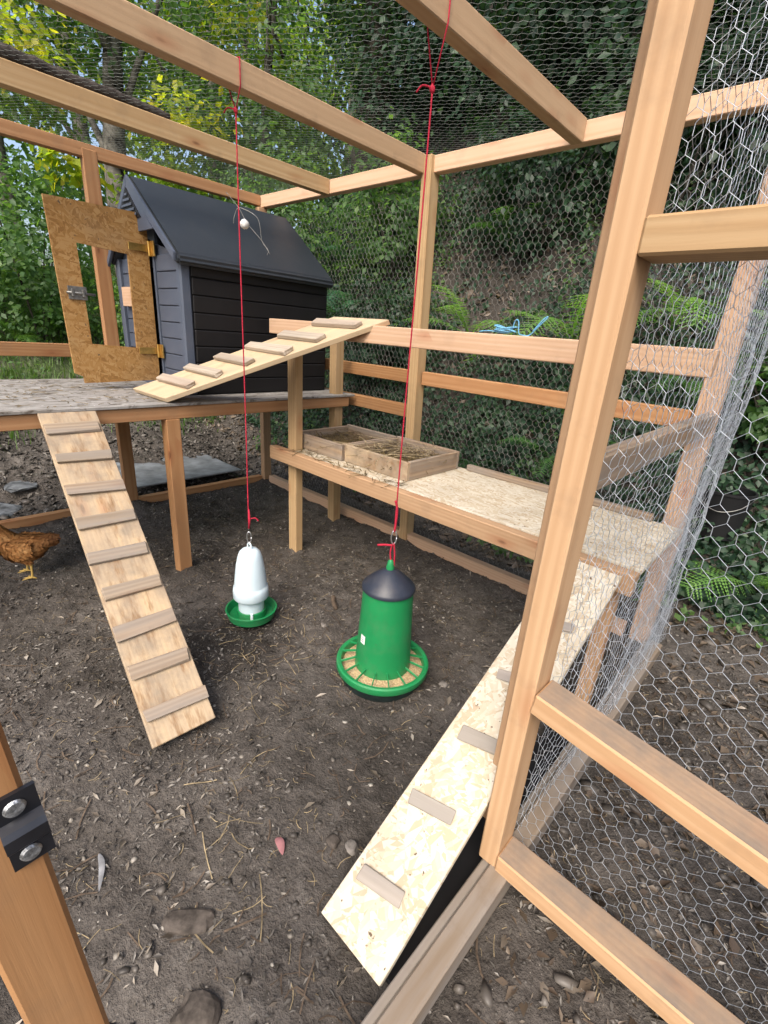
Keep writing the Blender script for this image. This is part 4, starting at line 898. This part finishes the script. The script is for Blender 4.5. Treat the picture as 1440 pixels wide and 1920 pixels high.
def ground_strands(name, n, xr, yr, mat, lmin, lmax, wd, label, seed, segs=3, cu=1.2, spread=None):
    rg = np.random.default_rng(seed); x = rg.uniform(*xr, n); y = rg.uniform(*yr, n)
    if spread is not None: x, y = spread(rg, n)
    a = rg.uniform(0, 2*math.pi, n); L = lmin+(lmax-lmin)*rg.random(n)**2; c = rg.normal(0, cu, n); w = wd*rg.uniform(.6, 1.3, n); P = []
    for i in range(segs+1):
        z = height(x, y)+0.003+w*.6; sx, sy = -np.sin(a)*w/2, np.cos(a)*w/2
        P.append(np.stack([np.stack([x+sx, y+sy, z], -1), np.stack([x-sx, y-sy, z+w*.2], -1)], 1)); st = L/segs; x = x+np.cos(a)*st; y = y+np.sin(a)*st; a = a+c/segs
    V = np.stack(P, 1).reshape(-1, 3); b = (np.arange(n)*2*(segs+1))[:, None]
    F = np.concatenate([b+np.array([[2*i, 2*i+1, 2*i+3, 2*i+2]]) for i in range(segs)], 0)
    return tag(obj(name, np_mesh(name, V, F, mat)), label, 'straw', None, 'stuff')
ground_strands('straw_litter', 2600, (-3.2, 0.4), (-0.05, 2.15), M['straw'], 0.006, 0.05, 0.0015, 'thin pale straw bits scattered over the soil floor', 12)
ground_strands('straw_litter', 1100, (-3.2, 0.4), (-0.05, 2.15), M['stick'], 0.02, 0.11, 0.0035, 'dark rootlets and twigs scattered over the soil floor', 13)
def stalks(rg, n): return rg.normal(-0.88, 0.13, n), rg.normal(0.38, 0.09, n)
ground_strands('straw_litter', 15, (-1, 0), (0, 1), M['straw'], 0.06, 0.20, 0.0026, 'longer yellowish straw stalks lying below the foot of the plywood ramp', 14, 5, 0.9, stalks)
def stalks2(rg, n): return rg.normal(-1.40, 0.22, n), rg.normal(1.00, 0.16, n)
ground_strands('straw_litter', 60, (-1, 0), (0, 1), M['straw'], 0.03, 0.14, 0.0022, 'straw trodden into the soil between drinker and feeder', 15, 4, 0.9, stalks2)
def deckz(r): return (r.uniform(-3.3, -2.32), r.uniform(0.1, 1.15), 0.874)
strands('deck_litter', 420, deckz, M['hay'], 0.01, 0.07, 0.004, 'dark straw and droppings littering the grey platform deck', lift=0.004, flat=0.03, seed=17)

# ------------------------------------------------------------------ foliage
def leaf_cloud(pts, nrm, size, rg, fold=0.25, asp=0.62):
    """rhombic folded leaves at pts (n,3) with rough facing nrm"""
    n = len(pts); L = size*rg.uniform(.6, 1.25, (n, 1)); d = nrm+rg.normal(0, .55, (n, 3)); d /= np.linalg.norm(d, axis=1, keepdims=True)
    a = rg.normal(0, 1, (n, 3)); a[:, 2] -= .8; t = a-d*np.sum(a*d, 1, keepdims=True); t /= np.linalg.norm(t, axis=1, keepdims=True)+1e-9; s = np.cross(d, t); w = L*asp*.5
    V = np.stack([pts, pts+t*L*.45+s*w+d*fold*w, pts+t*L, pts+t*L*.45-s*w+d*fold*w], 1).reshape(-1, 3)
    b = (np.arange(n)*4)[:, None]; return V, np.concatenate([b+np.array([[0, 1, 2]]), b+np.array([[0, 2, 3]])], 0)
def crown_points(c, rad, nclump, per, rg, flat=1.0, clump=0.28, shell=0.45):
    c = np.array(c); d = rg.normal(0, 1, (nclump, 3)); d /= np.linalg.norm(d, axis=1, keepdims=True)
    q = d*(shell+(1-shell)*rg.random((nclump, 1))**.6)*np.array(rad)*rg.uniform(.75, 1.12, (nclump, 1)); C = c+q
    p = np.repeat(C, per, 0); cd = np.repeat(d, per, 0); k = rg.normal(0, 1, (len(p), 3)); k *= clump*np.mean(rad)*rg.uniform(.25, .6, (len(p), 1)); k[:, 2] *= .7
    nn = cd*.6+np.array([0, 0, .7])+k*0.6
    return p+k, nn/np.linalg.norm(nn, axis=1, keepdims=True)
def tree(name, label, x, y, hgt, rad, leaf, nclump, per, lsize, seed, bark='bark', tr=0.12, crown_z=None, lean=(0, 0), group=None, cat='tree', accent=None):
    rg = np.random.default_rng(seed); rd = random.Random(seed); z0 = float(height(np.array([x]), np.array([y]))[0])
    e = empty(name, (x, y, z0), label, cat, group); cz_ = z0+(crown_z if crown_z else hgt*.62); c = Vector((x+lean[0], y+lean[1], cz_))
    top = Vector((x+lean[0], y+lean[1], z0+hgt*.86)); base = Vector((x, y, z0-.2))
    tp = smooth_path([base, base.lerp(top, .35)+Vector((rd.uniform(-.15, .15), rd.uniform(-.15, .15), 0)), base.lerp(top, .7)+Vector((rd.uniform(-.2, .2), rd.uniform(-.2, .2), 0)), top], 6)
    paths = [(tp, [tr*(1-0.85*i/(len(tp)-1))+0.01 for i in range(len(tp))])]
    for i in range(9):
        k = rd.randint(5, len(tp)-2); p = tp[k]; a = rd.uniform(0, 6.28); tip = c+Vector((math.cos(a)*rad[0]*.85, math.sin(a)*rad[1]*.85, rd.uniform(-.5, .7)*rad[2]))
        bp = smooth_path([p, p.lerp(tip, .5)+Vector((0, 0, .12*rad[2])), tip], 4); r0 = tr*.35*(1-k/len(tp))+.012; paths.append((bp, [r0*(1-.8*j/(len(bp)-1)) for j in range(len(bp))]))
    tubes('trunk', paths, M[bark], e, 8)
    p, nn = crown_points(c, rad, nclump, per, rg); V, F = leaf_cloud(p, nn, lsize, rg)
    tag(obj('crown', np_mesh('crown', V, F, M[leaf]), e), kind='stuff')
    if accent:
        p, nn = crown_points(Vector(accent[0]), [1.3*q for q in accent[1]], accent[2], 16, rg, clump=0.55, shell=0.2); V, F = leaf_cloud(p, nn, lsize, rg)
        tag(obj('sunlit_spray', np_mesh('sunlit_spray', V, F, M[accent[3]]), e), kind='stuff')  # spray coloured as if the sun lit it
    return e
TG = 'trees on the wooded slope behind the run'
T = [ # label, x, y, height, radii, leaf, clumps, per, leaf size, bark, trunk r, crown height
 ('broad green tree beyond the coop, thick pale trunk', -7.3, 2.75, 6.5, (1.7, 1.6, 1.5), 'leaf_mid', 80, 50, 0.11, 'bark', 0.17, 3.9),
 ('leafy tree with sunlit-yellow leaves at the far upper left corner', -8.8, 1.9, 6.0, (1.5, 1.4, 1.7), 'leaf_light', 85, 50, 0.11, 'bark', 0.11, 3.2),
 ('tall light green tree with yellow leaves above the coop roof', -9.0, 5.0, 8.0, (2.1, 2.0, 2.6), 'leaf_light', 110, 55, 0.12, 'bark', 0.15, 3.0),
 ('dark ivy covered tree with stout trunk rising behind the middle rafter', -4.9, 4.75, 8.5, (1.0, 0.9, 2.2), 'leaf_dark', 120, 60, 0.085, 'bark_dark', 0.24, 2.8),
 ('dark evergreen tree on the bank above the back wall', -3.2, 4.9, 6.5, (1.5, 1.1, 1.6), 'leaf_dark', 170, 70, 0.08, 'bark_dark', 0.13, 1.2),
 ('dense dark tree on the bank over the feeder rafter', -1.9, 4.7, 6.5, (1.4, 1.0, 1.5), 'leaf_dark', 170, 70, 0.08, 'bark_dark', 0.12, 1.2),
 ('dark leafy tree on the bank over the open door', -0.5, 4.5, 6.0, (1.4, 1.0, 1.5), 'leaf_dark', 150, 65, 0.08, 'bark_dark', 0.12, 1.2),
 ('slim green tree between the coop and the ivy tree', -6.4, 4.3, 6.5, (1.2, 1.2, 1.8), 'leaf_mid', 120, 55, 0.085, 'bark', 0.07, 2.2),
 ('tall backlit tree far up the slope', -11.5, 7.2, 9.0, (2.6, 2.5, 3.2), 'leaf_light', 90, 55, 0.16, 'bark', 0.17, 3.0),
 ('tall dark green tree far behind the left wall', -12.0, 3.9, 9.0, (2.6, 2.3, 3.0), 'leaf_mid', 95, 55, 0.16, 'bark', 0.17, 3.2),
 ('wide green tree at the left edge of the slope', -9.8, 0.5, 6.5, (2.0, 1.8, 2.4), 'leaf_light', 95, 55, 0.12, 'bark', 0.20, 2.8),
 ('large green tree filling the gap left of the ivy tree', -8.0, 7.2, 8.0, (2.2, 1.8, 2.6), 'leaf_light', 100, 55, 0.12, 'bark', 0.14, 2.4),
]
for i, (lb_, x, y, h_, rad, lf, nc, per, lsz, bkm, tr, czz) in enumerate(T):
    acc = None
    if i == 1: acc = ((-6.4, 1.70, 3.62), (0.42, 0.42, 0.42), 22, 'leaf_sunlit')
    if i == 0: acc = ((-6.1, 3.06, 3.36), (0.36, 0.42, 0.22), 22, 'leaf_sunlit')
    if i == 7: acc = ((-6.0, 3.60, 4.50), (0.38, 0.40, 0.28), 20, 'leaf_sunlit')
    if i == 10: acc = ((-6.2, 1.84, 2.66), (0.16, 0.20, 0.18), 9, 'leaf_sunlit')
    if i == 11: acc = ((-5.3, 4.85, 4.75), (0.22, 0.22, 0.30), 9, 'leaf_light')
    if i == 2: acc = ((-6.3, 4.50, 4.05), (0.35, 0.35, 0.45), 14, 'leaf_light')
    tree('deciduous_tree' if 'dark' not in lf else 'evergreen_tree', lb_, x, y, h_, rad, lf, nc, per, lsz, 100+i, bkm, tr, czz, accent=acc, group=TG)
# shrubs on bank and slope
S = [
 ('dark green bush on the bank just right of the coop', -3.15, 3.25, 0.9, (0.55, 0.45, 0.5), 'leaf_dark', 60, 40, 0.06),
 ('leafy bush high on the bank behind the back wall corner', -3.6, 3.9, 1.2, (0.75, 0.6, 0.7), 'leaf_mid', 70, 45, 0.065),
 ('dark bush on the bank above the roost rail', -2.2, 4.1, 1.1, (0.75, 0.5, 0.6), 'leaf_dark', 70, 45, 0.06),
 ('dark bush high on the bank over the feeder rafter', -1.2, 4.2, 1.2, (0.75, 0.5, 0.65), 'leaf_dark', 70, 45, 0.06),
 ('ivy bush on the bank near the open door', -0.1, 4.1, 1.1, (0.7, 0.5, 0.6), 'leaf_dark', 70, 45, 0.06),
 ('low leafy plant on the bank above the black bucket', -0.22, 3.55, 0.6, (0.40, 0.22, 0.34), 'leaf_mid', 46, 30, 0.06),
 ('green shrub behind the left wall stud', -5.6, 2.4, 1.5, (0.8, 0.7, 0.8), 'leaf_mid', 80, 45, 0.06),
 ('bright shrub on the slope behind the coop gable', -6.6, 3.2, 2.0, (1.0, 0.9, 1.1), 'leaf_light', 90, 50, 0.075),
 ('tall green shrub at the far left behind the chipboard door', -6.8, 1.5, 1.9, (0.9, 0.8, 0.95), 'leaf_mid', 90, 50, 0.07),
 ('bushy shrub at the left edge above the grey deck', -7.2, 0.5, 1.8, (0.95, 0.9, 0.9), 'leaf_mid', 90, 50, 0.075),
 ('feathery shrub behind the coop roof ridge', -4.9, 3.5, 1.6, (0.8, 0.7, 0.9), 'leaf_mid', 80, 45, 0.065),
 ('big dark bush filling the slope behind the ivy tree', -4.3, 4.7, 2.0, (1.2, 0.9, 1.1), 'leaf_dark', 110, 50, 0.07),
]
for i, (lb_, x, y, h_, rad, lf, nc, per, lsz) in enumerate(S):
    rg = np.random.default_rng(300+i); rd = random.Random(300+i); z0 = hz(x, y); e = empty('shrub', (x, y, z0), lb_, 'shrub', 'shrubs on the bank and slope')
    stems = []
    for q in range(6):
        a = rd.uniform(0, 6.28); tip = Vector((x+math.cos(a)*rad[0]*.6, y+math.sin(a)*rad[1]*.6, z0+h_*rd.uniform(.6, 1)))
        stems.append((smooth_path([Vector((x, y, z0-.05)), Vector((x, y, z0)).lerp(tip, .5)+Vector((0, 0, .1)), tip], 4), [0.012-0.001*j for j in range(9)]))
    tubes('stem', stems, M['bark_dark'], e, 6)
    p, nn = crown_points((x, y, z0+h_*.55), rad, nc, per, rg, shell=.25); V, F = leaf_cloud(p, nn, lsz, rg)
    tag(obj('foliage', np_mesh('foliage', V, F, M[lf]), e), kind='stuff')
# ivy over the bank, undergrowth on the left slope
def ground_leaves(name, label, n, xr, yr, size, mat, seed, dens, hgt=0.10):
    rg = np.random.default_rng(seed); x = rg.uniform(*xr, n*3); y = rg.uniform(*yr, n*3); k = rg.random(n*3) < dens(x, y); x = x[k][:n]; y = y[k][:n]
    z = height(x, y); nr = np.stack([0*x, -0.75+0*x, 0.65+0*x], -1) if yr[0] > 2 else np.stack([0.4+0*x, -0.1+0*x, 0.9+0*x], -1)
    p = np.stack([x, y, z], -1)+nr*(rg.random((len(x), 1))**1.5*hgt); V, F = leaf_cloud(p, nr, size, rg)
    return tag(obj(name, np_mesh(name, V, F, mat)), label, 'ground cover', None, 'stuff')
patch = lambda x, y: np.clip(0.95+2.5*fbm(x, y, 1.0, 3, 21), 0, 1)*(1-0.55*np.exp(-((x+2.15)/0.60)**2-((y-4.05)/0.35)**2))
ground_leaves('ivy_cover', 'dark ivy growing over the bank behind the back wall', 100000, (-6.2, 1.4), (2.75, 5.6), 0.050, M['leaf_dark'], 61, patch, 0.16)
ground_leaves('bank_weeds', 'small mid green weeds among the ivy on the bank', 16000, (-6.5, 1.6), (2.6, 5.0), 0.045, M['leaf_mid'], 66, lambda x, y: np.clip(5*fbm(x, y, 1.6, 3, 77)-0.15, 0, 1), 0.16)
gpat = lambda x, y: np.clip((fbm(x, y, 0.7, 3, 25)+0.08)*5, 0, 1)*np.clip(ss(-4.6, -5.6, x), 0, 1)
ground_leaves('undergrowth', 'low green undergrowth on the slope beyond the left wall', 14000, (-10.0, -4.5), (-1.5, 6.0), 0.055, M['leaf_mid'], 62, gpat, 0.25)
def grass(name, label, n, xr, yr, seed, dens, L0, L1, mat):
    rg = np.random.default_rng(seed); x = rg.uniform(*xr, n*3); y = rg.uniform(*yr, n*3); k = rg.random(n*3) < dens(x, y); x = x[k][:n]; y = y[k][:n]; n = len(x)
    a = rg.uniform(0, 6.28, n); L = rg.uniform(L0, L1, n); b = rg.uniform(.2, .9, n); z = height(x, y); w = rg.uniform(.003, .007, n); P = []
    for i, t in enumerate((0, .5, 1.0)):
        ww = w*(1-t*.9); px = x+np.cos(a)*L*b*t*t; py = y+np.sin(a)*L*b*t*t; pz = z+L*t*(1-.35*b*t)
        P.append(np.stack([np.stack([px-np.sin(a)*ww, py+np.cos(a)*ww, pz], -1), np.stack([px+np.sin(a)*ww, py-np.cos(a)*ww, pz], -1)], 1))
    V = np.stack(P, 1).reshape(-1, 3); bb = (np.arange(n)*6)[:, None]; F = np.concatenate([bb+np.array([[0, 1, 3, 2]]), bb+np.array([[2, 3, 5, 4]])], 0)
    return tag(obj(name, np_mesh(name, V, F, mat)), label, 'grass', None, 'stuff')
grass('grass', 'green grass and weeds on the slope beyond the left wall', 16000, (-9.0, -4.6), (-1.5, 4.5), 63, lambda x, y: np.clip((fbm(x, y, 0.8, 3, 33)+0.12)*5, 0, 1)*ss(-4.6, -5.4, x), 0.05, 0.22, M['grass'])

# ferns
def frond_mesh(name, mat, L=1.0, npair=22, droop=0.55, wmax=0.20, seed=0):
    rd = random.Random(seed); V = []; F = []
    def pt(t): return Vector((L*(t-0.12*t*t), 0, L*(0.75*t-droop*1.15*t*t)))
    prev = None
    for i in range(npair+1):
        t = i/npair; p = pt(t); o = len(V); r = 0.010*(1-t)+.002; V += [(p.x, -r, p.z), (p.x, r, p.z)]
        if prev is not None: F.append((prev, prev+1, o+1, o))
        prev = o
    for i in range(1, npair+1):
        t = 0.10+0.90*i/npair; p = pt(min(t, 1)); tg = (pt(min(t+.02, 1.02))-pt(t-.02)).normalized(); ln = wmax*L*math.sin(math.pi*min(1, (0.12+0.88*(1-t))**.8))*rd.uniform(.85, 1.1)+.015
        for s in (-1, 1):
            dirv = (Vector((0, s, 0))*.9+tg*.42+Vector((0, 0, -.18+rd.uniform(-.12, .12)))).normalized(); nl = 6; w0 = L*0.021
            q0 = p; o = len(V); V.append(tuple(p))
            for k in range(1, nl+1):     # toothed pinna: little triangles on both sides of its rib
                c = p+dirv*ln*k/nl; ww = w0*(1-.75*k/nl); m_ = p+dirv*ln*(k-.45)/nl
                V += [tuple(m_+tg*ww+dirv*ln*.05), tuple(m_-tg*ww+dirv*ln*.05), tuple(c)]
                b = len(V); F += [(o, b-3, b-1, b-1), (o, b-1, b-2, b-2)]; o = b-1
    tri = [tuple(dict.fromkeys(f)) for f in F]
    me = bpy.data.meshes.new(name); me.from_pydata(V, [], tri); me.materials.append(mat); return me
FM = {k: [frond_mesh('frond', M[k], 1.0, 22, d, wm, sd) for d, wm, sd in ((0.50, .19, 1), (0.75, .17, 2), (0.38, .21, 3))] for k in ('fern', 'fern_blue', 'fern_bright')}
def fern(label, x, y, size, mat, nf=9, face=None, seed=0, group='ferns on the bank and slope', spread=math.pi, zoff=0.0):
    rd = random.Random(seed*31+5); z0 = hz(x, y)-.02+zoff; e = empty('fern', (x, y, z0), label, 'fern', group)
    for i in range(nf):
        a = (face if face is not None else 0)+(-spread+2*spread*(i+.5)/nf)+rd.uniform(-.25, .25); s = size*rd.uniform(.75, 1.1)
        mw = Matrix.Translation((x, y, z0)) @ Matrix.Rotation(a, 4, 'Z') @ Matrix.Rotation(rd.uniform(-.35, .15), 4, 'Y') @ Matrix.Rotation(rd.uniform(-.3, .3), 4, 'X') @ Matrix.Scale(s, 4)
        obj('frond', FM[mat][rd.randrange(3)], e, mw)
    return e
FE = [
 ('bright green fern on the bank right of the blue twine', -1.52, 3.60, 0.62, 'fern_bright'),
 ('fern on the bank behind the middle of the roost rail', -2.43, 3.66, 0.58, 'fern_bright'),
 ('bluish fern drooping on the bank right of the coop wall', -3.94, 3.63, 0.62, 'fern_blue'),
 ('bluish fern higher on the bank right of the coop roof', -4.36, 3.95, 0.62, 'fern_blue'),
 ('bright fern behind the netting beside the door stile', -0.90, 3.70, 0.55, 'fern_bright'),
 ('fern beside the black bucket outside the netting', 0.02, 3.12, 0.46, 'fern_bright'),
 ('small fern below the roost rail behind the shelf', -1.22, 3.10, 0.38, 'fern'),
 ('low fern behind the netting right of the shelf', -0.70, 3.52, 0.42, 'fern'),
 ('dim fern at the foot of the bank behind the nest trays', -1.86, 2.89, 0.36, 'fern_blue'),
 ('large bluish fern on the slope at the left edge above the rail', -8.04, 1.65, 0.95, 'fern_blue'),
 ('fern on the slope left of the chipboard door', -7.26, 1.80, 0.70, 'fern'),
 ('tall fern high on the left slope', -8.96, 1.75, 1.10, 'fern'),
 ('bright fern low on the grass by the left rail', -6.88, 1.27, 0.60, 'fern_bright'),
 ('fern on the slope behind the left stud', -8.24, 2.83, 0.80, 'fern'),
 ('dim fern high on the bank above the twine', -2.43, 4.15, 0.50, 'fern'),
 ('fern high on the bank above the door rail', -1.42, 4.43, 0.50, 'fern'),
 ('dim fern in the middle of the bank left of the stud', -4.17, 4.30, 0.50, 'fern_blue'),
 ('dark fern on the bank over the feeder rafter', -4.12, 5.50, 0.60, 'fern_bright'),
]
for i, (lb_, x, y, sz, mt) in enumerate(FE): fern(lb_, x, y, sz*(1.35 if y > 2.4 and x > -5 else 1.0), mt, 11, None, i+1)
